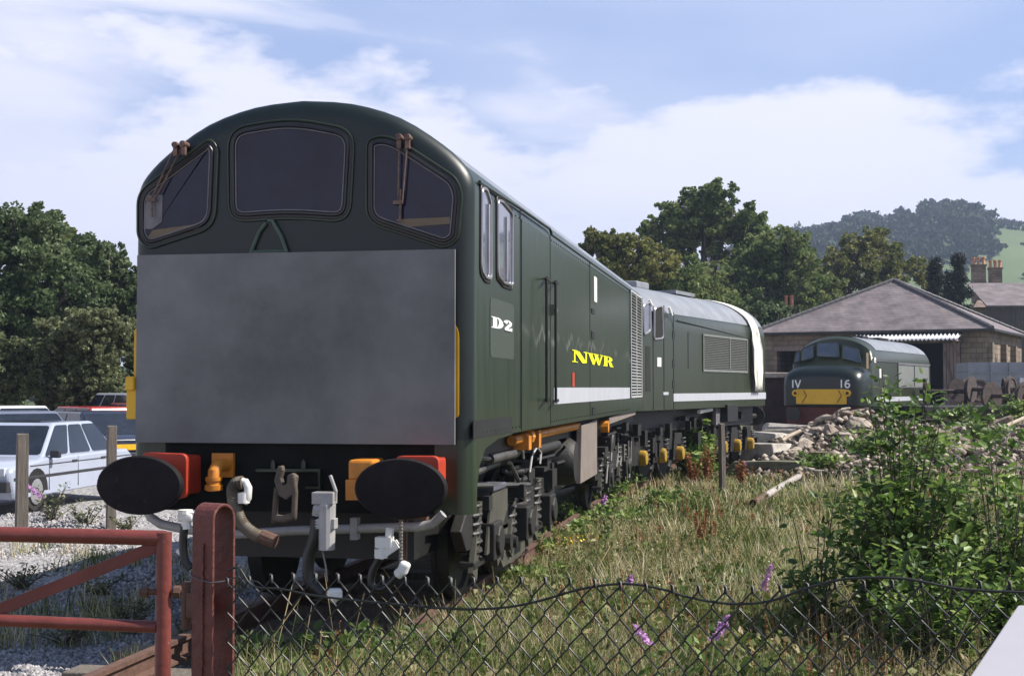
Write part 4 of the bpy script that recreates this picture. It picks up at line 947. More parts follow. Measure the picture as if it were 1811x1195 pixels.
def signboard():
    a, b, c = W(1800, 1069, 2.5), W(1690, 1232, 2.15), W(2150, 1062, 2.4); d = c+(b-a); n = (b-a).cross(c-a).normalized()
    if n.z < 0: n = -n
    root = empty('sign_board', (a.x+.15, a.y-.1, -.2), 0, 'plain white board edge tilted at the bottom right, in front of the mesh fence', 'board')
    o = root.location; MB().prism([p-o for p in (a, b, d, c)], -n*.025).build('panel', M['signwhite'], root, bevel=.003)
    m_ = (a+b+c+d)/4-o; MB().bb(m_.x-.04, m_.x+.04, m_.y-.04, m_.y+.04, -.1, m_.z-.03).build('leg', M['wood'], root)
signboard()

def wpost(name, px, ytop, ybot, wpx, label, lean=0, grp=None):
    g = G(px, ybot); d = (g-CAM).dot(F_); w = wpx/F*d; zt = W(px, ytop, d).z; rz = CYAW+radians(28)
    root = MB(); h = zt+.5; ww = w*.78
    rings = []
    for z, k in ((-.3, 1.05), (.4, 1.0), (.9, .98), (zt-.02, .96)):
        rings.append([Vector((sx*ww/2*k+lean*z+random.uniform(-.004, .004), sy*ww/2*k+random.uniform(-.004, .004), z)) for sx, sy in ((-1, -1), (1, -1), (1, 1), (-1, 1))])
    rings.append([p+Vector((0, 0, .02 if i % 2 else .0)) for i, p in enumerate(rings[-1])])
    root.loft(rings); o = root.build(name, M['wood'], None, bevel=.008); o.location = (g.x, g.y, 0); o.rotation_euler = (0, 0, rz); return tag(o, label, 'post', grp)
wpost('fence_post', 38, 766, 935, 25, 'weathered square wooden post, the left of two in front of the pale blue car', grp='wooden posts by the car park')
wpost('fence_post', 196, 752, 935, 20, 'weathered square wooden post beside the left buffer of the nearest locomotive', grp='wooden posts by the car park')
wpost('fence_post', 1278, 748, 882, 12, 'thin grey wooden post in the grass beside the second locomotive', lean=-.015)

# ---------------------------------------------------------------- cars
def car(px, d, heading, label, paint, L=4.3, Wd=1.68, H=1.38, kind='hatch', roof=.58, z0=None, extra=None, group='cars in the car park'):
    """heading: degrees clockwise from the camera's view axis the car's nose points at"""
    p = XD(px, d); a = CYAW - radians(heading)            # local +x forward
    root = empty('parked_car', (p.x, p.y, -.2), a+pi/2, label, 'car', group)
    bz = .86*H/1.38*.98; half = L/2; w = Wd/2
    if kind == 'saloon': zs = [(half-.02, .45), (half, .62), (half-.05, .70), (half-.25, .75), (half-1.15, bz+.0), (-half+.85, bz+.02), (-half+.2, bz), (-half, bz-.1), (-half-.02, .45)]
    else: zs = [(half-.02, .45), (half, .60), (half-.06, .68), (half-.25, .73), (half-1.05, bz), (-half+.2, bz+.03), (-half+.02, bz-.06), (-half, .45)]
    prof = zs + [(-half+.15, .25), (half-.12, .22)]
    mb = MB(); rings = []
    for y, k, dz in ((-w, .97, -.03), (-w+.05, .995, -.005), (-w*.5, 1, .012), (0, 1, .018), (w*.5, 1, .012), (w-.05, .995, -.005), (w, .97, -.03)):
        rings.append([Vector((x*k, y, z+(dz if z > .5 else 0))) for x, z in prof])
    mb.loft(rings); body = mb.build('body', paint, root, smooth=35, bevel=.02)
    # greenhouse
    xf0 = half-1.10; xf1 = half-1.10-.72; 
    if kind == 'saloon': xr0, xr1 = -half+.55, -half+1.18
    elif kind == 'estate': xr0, xr1 = -half+.12, -half+.45
    else: xr0, xr1 = -half+.15, -half+1.0
    wb, wt = w-.06, w-.24; zb, zt = bz-.02, H
    C = {}
    def q(u, v, s): # u 0 rear ..1 front, v 0 belt..1 roof, side s
        xr = xr0+(xr1-xr0)*v; xf = xf0+(xf1-xf0)*v; return Vector((xr+(xf-xr)*u, s*(wb+(wt-wb)*v), zb+(zt-zb)*v))
    mb = MB(); mb.loft([[q(0, v, -1)+Vector((0, 0, c_)), q(1, v, -1)+Vector((0, 0, c_)), q(1, v, 1)+Vector((0, 0, c_)), q(0, v, 1)+Vector((0, 0, c_))] for v, c_ in ((0, 0), (.9, 0), (1, 0))])
    rf = mb.build('cabin', paint, root, bevel=.05, seg=3)
    for s in (-1, 1):
        sp = [(.03, .35), (.365, .665), (.68, .985)] if kind != 'hatch' else [(.04, .50), (.515, .985)]
        for (u0, u1) in sp:
            uu = [q(u0+.012, .08, s), q(u1-.006, .08, s), q(u1-.006-(.02 if u1 > .9 else 0), .92, s), q(u0+.012, .92, s)]
            nrm = Vector((0, s, .3)).normalized()*.006; MB().prism([v+nrm for v in rounded(uu, .05)], nrm).build('side_glass', M['cglass'], root)
    for nm, xs in (('windscreen', 1), ('rear_glass', 0)):
        uu = []
        for s, v in ((-1, .10), (1, .10), (1, .90), (-1, .90)):
            b_ = q(xs, v, s); uu.append(Vector((b_.x, b_.y*.93, b_.z)))
        nr = (uu[1]-uu[0]).cross(uu[3]-uu[0]).normalized(); nr = nr if (nr.x > 0) == (xs == 1) else -nr
        MB().prism([v+nr*.004 for v in rounded(uu, .06)], nr*.008).build(nm, M['cglass'], root)
    for x in (half-.82, -half+.80):
        for s in (-1, 1):
            wl = MB().lathe([(0, -.09), (.29, -.09), (.30, -.07), (.30, .07), (.29, .09), (.20, .085)], (x, s*(w-.11), .30), 'y', 20).build('wheel', M['tyre'], root, smooth=40)
            MB().lathe([(.20, 0), (.20, s*.02), (.17, s*.03), (.05, s*.02), (0, s*.03)], (x, s*(w-.02), .30), 'y', 16).build('rim', M['rimc'], wl, smooth=40)
            MB().prism([Vector((x+.36*cos(t), s*(w*1.0+.001), .30+.36*sin(t))) for t in [pi*i/10 for i in range(11)]], (0, -s*.12, 0)).build('wheel_arch', M['black'], root)
    t = MB(); t.bb(half-.12, half+.05, -w+.03, w-.03, .34, .50); t.bb(-half-.06, -half+.12, -w+.03, w-.03, .34, .52)
    for s in (-1, 1): t.bb(-half+.1, half-.1, s*(w-.005)-.012, s*(w-.005)+.012, .50, .55)
    t.build('bumper', M['trim'], root, bevel=.01)
    for s in (-1, 1):
        MB().bb(half-.10, half+.012, s*(w-.28)-.19, s*(w-.28)+.19, .58, .70).build('headlight', M['lamp'], root, bevel=.01)
        MB().bb(-half-.012, -half+.1, s*(w-.25)-.16, s*(w-.25)+.16, .58, .72).build('tail_light', M['tail'], root, bevel=.01)
        MB().box((half-1.28, s*(w+.07), bz+.04), (.10, .16, .12)).build('mirror', M['trim'], root, bevel=.02)
    for s in (-1, 1):
        for x in (half-1.22, -.02 if kind != 'hatch' else -.35, -half+1.05):
            MB().prism([Vector((x, s*(w*.985), .30)), Vector((x+.012, s*(w*.985), .30)), Vector((x+.012, s*(w*.975), bz-.03)), Vector((x, s*(w*.975), bz-.03))], (0, s*.022, 0)).build('shut_line', M['trim'], root)
        for x in (.12, -.95 if kind != 'hatch' else .12): MB().box((x, s*(w+.006), bz-.10), (.17, .02, .03)).build('door_handle', M['trim'], root)
    MB().bb(half-.09, half+.014, -.42, .42, .60, .68).build('radiator_grille', M['trim'], root)
    MB().bb(-half-.02, -half+.05, -.26, .26, .60-.02, .70).build('number_plate', M['yellow'], root)
    if extra: extra(root, q, half, w, bz)
    return root
M['cglass'] = mat('car_glass', (.02, .025, .035), .08, var=.3, vscale=2, spec=.5)
M['rimc'] = mat('wheel_trim', (.35, .35, .37), .4, metal=.5)
M['trim'] = mat('black_trim', (.03, .03, .035), .55)
M['lamp'] = mat('lamp_lens', (.55, .57, .62), .15)
M['tail'] = mat('tail_lens', (.35, .02, .02), .25)
def cp(n, c): return mat(n, c, .28, var=.05, coat=.5, vscale=2)
def sil_extra(root, q, half, w, bz):
    MB().bb(-.35, .35, -.36, .36, 1.335, 1.355).build('sunroof', M['cglass'], root, bevel=.01)
    a = q(1, .32, 1); MB().box((a.x-.07, a.y*.70, a.z+.02), (.012, .13, .12), ry=radians(-52)).build('tax_disc_sticker', M['white'], root)
    for s in (-1, 1): MB().bb(-half+.1, half-.6, s*(w+.001)-.004, s*(w+.001)+.004, bz-.12, bz-.105).build('door_crease', M['trim'], root)
car(54, 22.5, 180+8, 'pale blue saloon car with sunroof, nearest in the car park behind the wooden posts', cp('pale_blue', (.36, .40, .50)), L=4.4, Wd=1.7, H=1.33, kind='saloon', extra=sil_extra)
car(22, 28.5, 325, 'grey blue car behind the pale blue saloon at the left edge', cp('slate_blue', (.14, .16, .22)), H=1.42, kind='hatch')
car(12, 34, 320, 'white car at the far left edge behind the grey blue car', cp('car_white', (.62, .63, .65)), H=1.45, kind='hatch', L=4.2)
car(158, 30.5, 322, 'dark navy hatchback with yellow rear number plate beside the train', cp('navy', (.025, .03, .055)), H=1.38, kind='hatch', L=4.3)
car(150, 35.0, 318, 'red estate car parked behind the dark navy hatchback', cp('car_red', (.36, .03, .025)), H=1.42, kind='estate', L=4.2)
car(222, 32.5, 325, 'bright red hatchback partly hidden behind the left edge of the train', cp('bright_red', (.48, .045, .03)), H=1.36, kind='hatch', L=4)
car(240, 36, 320, 'dark red car behind the bright red hatchback', cp('dark_red', (.25, .03, .03)), H=1.5, kind='estate', L=4)
car(215, 37.2, 318, 'pale grey van-roofed car at the back of the car park', cp('pale_grey', (.45, .47, .48)), H=1.75, kind='estate', L=4.2)
# ---------------------------------------------------------------- stone shed and what stands round it
def shed():
    q = XD(1745, 66); a = radians(18.3); A = Frame(q.x, q.y, a); z0 = -.3; ez = 4.5; S_ = 11.4; D_ = 11.0
    root = empty('stone_shed', q, -a, 'sandstone engine shed with a slate pyramid roof', 'shed')
    # local x runs along the front wall (negative = left), y goes back
    P = lambda px, py: A.at(px, py, 'y', 0)
    t = MB(); dl, dr = P(1528, 650).x, P(1700, 650).x; l0, l1 = P(1374, 640).x, P(1410, 640).x
    th = .5; dz = 3.9
    for x0, x1 in ((-S_, l0), (l1, dl), (dr, 0)): t.bb(x0, x1, 0, th, z0, ez)
    t.bb(dl, dr, 0, th, dz, ez-.003); t.bb(l0, l1, 0, th, 3.6, ez-.003)
    t.bb(-S_, -S_+th, th, D_, z0, ez); t.bb(-S_+th, -th, D_-th, D_, z0, ez)
    # right wall in pieces round the arched windows
    ys = [(0.5, 2.3), (3.1, 5.2), (6.0, 8.2), (9.0, D_)]
    for y0, y1 in ys: t.bb(-th, 0, y0, y1, z0, ez)
    for y0 in (2.3, 5.2, 8.2): t.bb(-th+.003, -.003, y0, y0+.8, z0, 1.6); t.bb(-th+.003, -.003, y0, y0+.8, 3.35, ez)
    t.build('wall', M['stone'], root)
    t = MB()
    for y in (0.0, 4.1, 7.2): t.bb(-.1, .28, y+.02, y+.45, z0, 3.9)
    t.bb(-.9, .02, -.10, .0, z0, 4.1)
    t.build('buttress', M['stone'], root)
    for y0 in (2.3, 5.2, 8.2):
        w = MB().prism([Vector((-.03, y0+.4+.4*x, z)) for x, z in ((-1, 1.6), (1, 1.6), (1, 2.7), (.8, 3.0), (.4, 3.25), (0, 3.35), (-.4, 3.25), (-.8, 3.0), (-1, 2.7))], (-.05, 0, 0)).build('arched_window', M['glass2'], root)
        MB().prism([Vector((-.30, y0-.01, 1.6)), Vector((-.30, y0-.01, 3.4)), Vector((-.30, y0+.82, 3.4)), Vector((-.30, y0+.82, 1.6))], (-.02, 0, 0)).build('sill_back', M['stone'], w)
        t = MB()
        for k in (-1, 1):
            t.prism([Vector((-.02, y0+.4+k*.4, 2.7)), Vector((-.02, y0+.4+k*.32, 3.0)), Vector((-.02, y0+.4+k*.16, 3.25)), Vector((-.02, y0+.4, 3.36)), Vector((-.02, y0+.4+k*.41, 3.36))], (-.2, 0, 0))
        t.bb(-.1, .05, y0-.05, y0+.85, 1.5, 1.6); t.build('sill', M['chimney_stone'], w)
    # roof: pyramid with eaves
    o = .35; zt = 7.5; ax_, ay_ = -5.7, 5.5
    c = [(-S_-o, -o), (o, -o), (o, D_+o), (-S_-o, D_+o)]
    t = MB(); t.add([(x, y, ez-.0) for x, y in c]+[(x, y, ez+.07) for x, y in c]+[(ax_, ay_, zt)], [(0, 3, 2, 1), (0, 1, 5, 4), (1, 2, 6, 5), (2, 3, 7, 6), (3, 0, 4, 7), (4, 5, 8), (5, 6, 8), (6, 7, 8), (7, 4, 8)])
    rf = t.build('roof', M['slate'], root)
    t = MB()
    for x, y in c:
        a_, b_ = Vector((x, y, ez+.10)), Vector((ax_, ay_, zt+.04)); n = 26
        for i in range(n): u, v = a_.lerp(b_, i/n), a_.lerp(b_, (i+.93)/n); t.tube([u, v], .11+.006*(i % 2), 6)
    t.build('hip_tiles', M['ridge'], rf)
    t = MB(); t.bb(-S_-o, o, -o-.10, -o, ez-.06, ez+.05); t.bb(o, o+.10, -o, D_+o, ez-.06, ez+.05); t.build('gutter', M['black'], rf)
    # near-black sheets stand in for the unlit inside behind the opening
    t = MB(); t.bb(-S_+.6, -.6, 6.0, 6.1, z0, ez); t.build('dark_backing', M['darkin'], root)
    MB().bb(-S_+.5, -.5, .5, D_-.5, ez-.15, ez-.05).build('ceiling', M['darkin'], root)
    # corrugated canopy, open plank door, lintel
    t = MB(); n = 26; x0, x1 = P(1518, 600).x, dr+.1; V = []; Q = []
    for i in range(n*4+1):
        x = x0+(x1-x0)*i/(n*4); dzz = .065*sin(i*pi/2)
        for y, z in ((-.05, 4.42), (-1.5, 4.02)): V.append((x, y, z+dzz))
    for i in range(n*4): Q.append((i*2, i*2+1, i*2+3, i*2+2))
    t.add(V, Q); cn = t.build('canopy', M['tin'], root, smooth=60); s = cn.modifiers.new('t', 'SOLIDIFY'); s.thickness = .012
    t = MB(); t.bb(dr-.08, dr, -1.45, 0, 3.95, 4.05); t.tube([(dr-.1, -1.4, 3.98), (dr-.1, -.0, 3.2)], .05, 6)
    t.build('canopy_bracket', M['doorwood'], root)
    t = MB(); n = 5; xa, xb = dr-.85, dr-.02
    for i in range(n): t.bb(xa+(xb-xa)*i/n+.01, xa+(xb-xa)*(i+1)/n-.01, -.10-.003*(i % 2), -.04, z0, 3.9)
    d = t.build('plank_door', M['doorwood'], root)
    MB().prism([Vector((xa+.05, -.11, 3.4)), Vector((xa+.15, -.11, 3.5)), Vector((xb, -.11, .6)), Vector((xb-.1, -.11, .5))], (0, -.05, 0)).build('door_brace', M['wood'], d)
    MB().bb(l0-.15, l1+.35, -.05, .0, 3.62, 3.8).build('lintel', M['doorwood'], root)
shed()
def simple_stack(name, px, ytop, ybot, d, wpx, pots, label, potsy, m='chimney_stone', cat='chimney', grp=None):
    p = XD(px, d); zb, zt = W(px, ybot, d).z, W(px, ytop, d).z; w = wpx/F*d
    root = empty(name, (p.x, p.y, 0), CYAW-radians(20), label, cat, grp)
    t = MB(); t.bb(-w/2, w/2, -.4*w, .4*w, zb-1.2, zt-.12); t.bb(-w/2-.06, w/2+.06, -.4*w-.06, .4*w+.06, zt-.12, zt); t.bb(-w/2-.04, w/2+.04, -.4*w-.04, .4*w+.04, zb-.0, zb+.12); t.build('stack', M[m], root)
    for i in range(pots):
        x = -w/2+w*(i+.5)/pots; h = W(px, potsy, d).z-zt; r = min(.16, w/pots*.42)
        MB().lathe([(r, 0), (r*.82, .08), (r*.75, h-.12), (r, h-.1), (r, h), (r*.7, h), (r*.6, h-.25)], (x, 0, zt), 'z', 14).build('chimney_pot', M['terracotta'], root, smooth=40)
    return root
simple_stack('chimney', 1396, 545, 562, 82, 20, 2, 'dark brick chimney with two orange pots left of the shed roof', 522, 'grime')
def houses():
    # stone house with two stacks behind the shed
    p = XD(1760, 105); root = empty('stone_house', (p.x, p.y, 0), CYAW-radians(15), 'stone house with brown tiled roof behind the shed, two tall chimney stacks with orange pots', 'house')
    K = 105/F; zz = lambda y: W(1760, y, 105).z; hw = 35*K
    t = MB(); zr, ze = zz(517), zz(545)
    t.bb(-hw, hw, -2.5, 3.5, -.5, ze); t.build('wall', M['stone'], root)
    t = MB(); t.prism([(-hw-.3, -3, ze), (-hw-.3, 4, ze), (-hw+1.0, .5, zr)], (.3, 0, 0)); 
    t = MB(); t.add([(-hw-.2, -2.9, ze-.05), (hw+.2, -2.9, ze-.05), (hw+.2, 3.9, ze-.05), (-hw-.2, 3.9, ze-.05), (-hw+.6, .5, zr), (hw-.3, .5, zr)], [(0, 1, 5, 4), (2, 3, 4, 5), (1, 2, 5), (3, 0, 4), (3, 2, 1, 0)]); rf = t.build('roof', M['rooftile'], root)
    for px, w, pts in ((1733, 24, ((1723, .1), (1732, .1), (1742, .1))), (1761, 22, ((1752, 0), (1760, 0), (1768, 0)))):
        x = (px-1760)*K; z1, z2 = zz(522), zz(468 if px < 1750 else 474); ww = w*K
        t = MB(); t.bb(x-ww/2, x+ww/2, -.9, -.1, z1-.6, z2-.12); t.bb(x-ww/2-.07, x+ww/2+.07, -.97, -.03, z2-.12, z2); t.bb(x-ww/2-.06, x+ww/2+.06, -.96, -.04, z2-1.5, z2-1.36)
        ch = t.build('chimney', M['chimney_stone'], rf)
        for i in range(3): MB().lathe([(.15, 0), (.12, .06), (.11, .45), (.15, .48), (.15, .58), (.08, .58), (.07, .4)], (x+(i-1)*ww*.36, -.5, z2), 'z', 12).build('chimney_pot', M['terracotta'], ch, smooth=40)
    # low slate roofed building with plank wall, far right
    d = 92; p = XD(1800, d); root = empty('plank_building', (p.x, p.y, 0), CYAW-radians(4), 'dark plank walled building with low slate roof at the right edge behind the shed', 'building')
    K = d/F; z1, z2, z3 = (W(1800, y, d).z for y in (516, 540, 700)); x0 = (1746-1800)*K
    t = MB()
    for i in range(44): t.bb(x0+i*.28, x0+i*.28+.26, 0, .06+.01*(i % 2), z3, z2)
    t.build('plank_wall', M['planks'], root)
    t = MB(); t.prism([Vector((x0, -.2, z2)), Vector((x0, 5, z1+1)), Vector((x0, 5, z1+.9)), Vector((x0, -.2, z2-.1))], (13, 0, 0)); t.build('roof', M['slate'], root)
    # low brick wall with a pale slab between the locomotives, d 52
    d = 50; p = XD(1379, d); root = empty('low_store', (p.x, p.y, 0), CYAW, 'low dark brown brick store with a pale slab roof between the second and third locomotives', 'store')
    K = d/F; z1, z2 = W(1379, 660, d).z, W(1379, 668, d).z
    MB().bb(-30*K, 26*K, 0, 2.2, -.4, z2).build('wall', M['brick_d'], root)
    MB().bb(-32*K, 26*K, -.15, 2.4, z2, z1+.03).build('roof_slab', M['concrete'], root, bevel=.03)
M['rooftile'] = brick_mat('brown_tiles', (.26, .18, .15), (.21, .15, .125), (.12, .09, .08), .25, .12, msize=.008)
M['planks'] = mat('dark_planks', (.085, .07, .065), .85, var=.4, vscale=3, stretch=(5, 5, .3))
M['brick_d'] = brick_mat('dark_brick', (.085, .04, .032), (.06, .03, .026), (.05, .04, .035), .23, .08, msize=.01)
M['concrete'] = mat('pale_slab', (.36, .31, .27), .9, var=.35, vscale=4, bump=.4)
houses()
# wheelsets and grey wagon to the right of the shed door
def wheelsets():
    mb = MB()
    for s in (-1, 1): wheel(mb, (s*.75, 0, 0), .46, .13*s)
    mb.tube([(-.95, 0, 0), (-.85, 0, 0), (-.85, 0, 0), (.85, 0, 0), (.95, 0, 0)], .08, 10)
    spots = [(1672, 692, 52, 55), (1712, 690, 56, 48), (1752, 688, 50, 62), (1783, 700, 47, 50), (1815, 690, 50, 60)]
    labs = ['rusty wheel set standing nearest the shed door', 'rusty wheel set second from the shed door, below the grey wagon', 'rusty wheel set with a tall wheel under the middle of the grey wagon', 'rusty wheel set low in front of the others at the right edge', 'rusty wheel set furthest right, partly out of the picture']
    for i, (px, py, d, h) in enumerate(spots):
        p = W(px, py, d); root = empty('wheelset', p, CYAW-radians((20, 75, 40, 62, 10)[i]), labs[i], 'wheel set', 'old railway wheel sets by the shed')
        if i == 0:
            t = MB(); t.tube([(-.95, 0, 0), (.95, 0, 0)], .08, 12); ax_ = t.build('axle', M['rust_d'], root, smooth=40)
            ws_ = []
            for s in (-1, 1): t = MB(); wheel(t, (s*.75, 0, 0), .46, .13*s); ws_.append(t.build('wheel', M['rust_d'], root, smooth=40))
            parts = [ax_]+ws_
        else:
            for o in parts: c = link(o.copy()); c.parent = root
    # rails/timber bed under the wheel sets
    a, b = XD(1640, 50), XD(1860, 52)
    u = (b-a).normalized(); ang = atan2(u.y, u.x); mid = (a+b)/2
    root = empty('flat_truck', mid, ang, 'dark low flat truck the old wheel sets stand on', 'truck')
    bed = MB(); bed.bb(-4, 4.5, -1.3, 1.3, .84, 1.04); bed.build('deck', M['grime'], root, bevel=.03)
    for y in (-1.15, 1.15): MB().bb(-3.9, 4.4, y-.06, y+.06, .55, .84).build('sole_bar', M['rust_d'], root)
    for x in (-3, -1, 1.4, 3.4):
        t = MB(); wheel(t, (0, 0, 0), .34, .13); 
        for k in (-.75, .75): 
            t = MB(); t.lathe([(0, -.06), (.37, -.06), (.34, .05), (.1, .06), (0, .06)], (x, k, .22), 'y', 18); t.build('wheel', M['rust_d'], root, smooth=40)
    p = XD(1712, 60); root = empty('grey_wagon', (p.x, p.y, .2), CYAW-radians(5), 'grey painted flat sided wagon standing behind the rusty wheel sets', 'wagon')
    K = 60/F; zt, zb = W(1760, 640, 60).z-.2, W(1760, 690, 60).z-.2
    t = MB(); n = 4
    for i in range(3):
        z0_, z1_ = zb+(zt-zb)*i/3, zb+(zt-zb)*(i+1)/3-.015; t.bb(0, 130*K, 0-.004*(i % 2), 2.2, z0_, z1_)
    t.build('side', M['wagon'], root)
    t = MB()
    for x in (40, 72, 100): t.bb(x*K-.05, x*K+.05, -.06, -.001, zb, zt)
    t.bb(0, 130*K, -.05, -.002, zb+(zt-zb)*.60, zb+(zt-zb)*.66); t.build('strapping', M['wagon'], root)
    t = MB(); t.bb(.1, 130*K, .3, 2.0, zb-.5, zb-.02); t.build('underframe', M['rust_d'], root)
    t = MB(); t.box((92*K, -.12, zb+.2), (.25, .06, .7)); t.build('hanging_plate', M['white'], root)
M['rust_d'] = mat('dark_rust', (.065, .048, .042), .85, var=.45, vscale=6, bump=.3)
wheelsets()

# ---------------------------------------------------------------- rubble and stones
def rocks():
    protos = []
    for k in range(12):
        bm = bmesh.new(); bmesh.ops.create_icosphere(bm, subdivisions=2, radius=.5); r = random.Random(k)
        ax = Vector((r.uniform(.75, 1.3), r.uniform(.6, 1.0), r.uniform(.32, .7)))
        # chip planes off a rounded lump so it reads as broken stone
        pl = [(Vector((r.uniform(-1, 1), r.uniform(-1, 1), r.uniform(-1, 1))).normalized(), r.uniform(.26, .42)) for _ in range(9)]
        for v in bm.verts:
            for n, d in pl:
                e = v.co.dot(n)-d
                if e > 0: v.co -= n*e
            v.co = Vector((v.co.x*ax.x, v.co.y*ax.y, v.co.z*ax.z))*1.35
        me = bpy.data.meshes.new('stone'); bm.to_mesh(me); bm.free(); me.materials.append([M['rock'], M['rock2'], M['rock'], M['rock3']][k % 4]); protos.append(me)
    r = random.Random(11)
    def put(x, y, z, s, k, lab, cat='stone', grp=None, sc=(1, 1, 1)):
        o = link(bpy.data.objects.new('stone', protos[k % 12])); o.location = (x, y, z); o.rotation_euler = (r.uniform(-.5, .5), r.uniform(-.5, .5), r.uniform(0, 6.3)); kx = r.uniform(.8, 1.7) if grp == 'rubble stones' else 1; o.scale = (s*sc[0]*kx, s*sc[1], s*sc[2]); tag(o, lab, cat, grp); return o
    # heap silhouettes by pixel: x, top y
    def heap(x0, x1, n, d0, d1, top, lab, grp, smin, smax):
        for i in range(n):
            px = r.uniform(x0, x1); d = r.uniform(d0, d1); f_ = (d-d0)/(d1-d0); ht = top(px); zt = W(px, ht, (d0+d1)/2).z
            prof_ = 1-abs(f_-.6)*1.35; p = XD(px, d); g = float(gz(p.x, p.y)); z = g+max(0, zt-g)*max(.02, prof_)*r.uniform(.75, 1.0)
            put(p.x, p.y, z, r.uniform(smin, smax), r.randrange(12), lab, 'stone', grp)
    def top1(px): return np.interp(px, [1300, 1340, 1400, 1440, 1480, 1530, 1600, 1700, 1811], [800, 785, 765, 745, 728, 722, 745, 750, 745])
    # earth core under the heap, so no stone floats
    V = []; nx, ny = 60, 24
    for j in range(ny):
        for i in range(nx):
            px = 1310+520*i/(nx-1); d = 26+12*j/(ny-1); f_ = j/(ny-1); p = XD(px, d); g = float(gz(p.x, p.y)); zt = W(px, top1(px), 33).z
            z = g-.15+max(0, zt-g)*max(0, 1-abs(f_-.55)*1.9)*.92+r.uniform(-.04, .04); V.append((p.x, p.y, z))
    a = [(j*nx+i, j*nx+i+1, (j+1)*nx+i+1, (j+1)*nx+i) for j in range(ny-1) for i in range(nx-1)]
    o = np_mesh('rubble_bank', np.array(V), np.array(a), M['rubble_earth']); tag(o, 'earth and small debris bank under the rubble stones', 'bank', kind='stuff')
    lab = 'broken stone in the rubble heap between the second locomotive and the green shrub'; grp = 'rubble stones'
    heap(1395, 1560, 170, 28, 36, top1, lab, grp, .16, .42)
    heap(1560, 1811, 90, 27, 36, top1, lab, grp, .16, .42)
    # extra stone chips as a mass on the bank
    n = 2600; px = rng.uniform(1320, 1811, n); d = rng.uniform(26, 37, n); P = np.array([XD(a_, b_) for a_, b_ in zip(px, d)]); g = gz(P[:, 0], P[:, 1]); zt = np.array([W(a_, float(top1(a_)), 33).z for a_ in px]); f_ = (d-26)/12
    P[:, 2] = g+np.maximum(0, zt-g)*np.clip(1-np.abs(f_-.55)*1.9, 0, 1)*.92+.0; V, Q = pebbles(P, rng.uniform(.04, .14, n)); tag(np_mesh('rubble_chips', V, Q, M['chips']), kind='stuff')
    # big dressed blocks
    for (px, py, d, sx, sy, sz, l) in ((1338, 800, 31, .75, .5, .34, 'large pale squared block beside the second locomotive'), (1372, 828, 29, .85, .5, .26, 'flat mossy slab in front of the squared block'), (1345, 775, 34, .6, .5, .25, 'squared block behind the large pale block'), (1392, 770, 35, .7, .6, .22, 'flat pale stone at the left foot of the rubble heap'), (1420, 762, 38, 1.1, .7, .25, 'long flat slab below the yellow nosed locomotive'), (1445, 838, 28, .28, .22, .2, 'small white stone at the foot of the rubble heap'), (1366, 795, 33, .6, .4, .22, 'tilted block behind the mossy slab')):
        p = XD(px, d); z = W(px, py, d).z; t = MB(); rr = random.Random(px)
        t.loft([[Vector((sx_*sx*k*(1+rr.uniform(-.08, .08)), sy_*sy*k*(1+rr.uniform(-.08, .08)), zz+rr.uniform(-.03, .03))) for sx_, sy_ in ((-1, -1), (0, -1.05), (1, -1), (1.04, 0), (1, 1), (0, 1.03), (-1, 1), (-1.04, 0))] for zz, k in ((-.35, 1), (sz*.5, 1), (sz, .94))])
        o = t.build('stone_block', M['moss' if 'mossy' in l else 'concrete2'], None, bevel=.03); o.location = (p.x, p.y, z-sz*.4); o.rotation_euler = (rr.uniform(-.1, .1), rr.uniform(-.1, .1), rr.uniform(-.6, .6)); tag(o, l, 'block', 'squared stone blocks')
    M_ = None
    for (px, py, s, l) in ((1150, 897, .34, 'flat brown stone in the grass beside the rail'), (735, 1150, .5, 'rusty brown stone in the foreground grass behind the fence, left'), (930, 1130, .45, 'grey stone lying in the grass near the fence'), (1205, 1160, .35, 'grey stone in the grass below the purple flower'), (1050, 1020, .3, 'pale stone in the middle of the grass'), (880, 1165, .4, 'flat grey stone at the bottom of the picture behind the mesh')):
        p = G(px, py, -.15); put(p.x, p.y, -.16, s*.8, 1, l, 'stone', 'stones in the grass', (1.2, .9, .6))
    # fallen pole
    a = G(1332, 905, -.1); b = G(1412, 852, -.1); dd = b-a; t = MB(); d_ = dd.normalized()
    root = empty('fallen_pipe', a, 0, 'fallen pale pipe lying in the grass, its near end red brown and hollow', 'pipe')
    P = [Vector((0, 0, .12)), d_*.5+Vector((0, 0, .12)), dd*.5+Vector((0, 0, .12)), dd+Vector((0, 0, .10))]
    MB().tube([P[0], d_*1.4+Vector((0, 0, .12))], .060, 16, cap=False).build('rusty_end', M['rust'], root, smooth=60)
    MB().tube([d_*1.38+Vector((0, 0, .12)), P[2], P[3]], .056, 16).build('pipe_body', M['polewhite'], root, smooth=60)
    MB().tube([P[0]+d_*.05, P[0]+d_*.08], .055, 16).build('hollow', M['darkin'], root)
    # sticks and old timber
    for (px, py, l, hgt, lab) in ((1400, 775, 1.0, .5, 'pale weathered stick on the rubble heap'), (1462, 802, .9, .35, 'orange brown timber offcut leaning on the rubble heap'), (1795, 752, 1.6, .4, 'pale log at the right edge below the wheel sets'), (1395, 1030, .5, 0, 'curved pale branch in the grass left of the shrub')):
        d = 30 if hgt else 10; p = W(px, py, d) if hgt else G(px, py); l *= .6; t = MB().tube([(-l/2, 0, 0), (-l*.1, .04, .05), (l/2, 0, .12)], .045*(1 if hgt else .5), 8); o = t.build('timber', M['wood2'] if 'pale' in lab else M['rust'], None, smooth=50); o.location = p; o.rotation_euler = (0, -.15, CYAW+.6); tag(o, lab, 'timber')
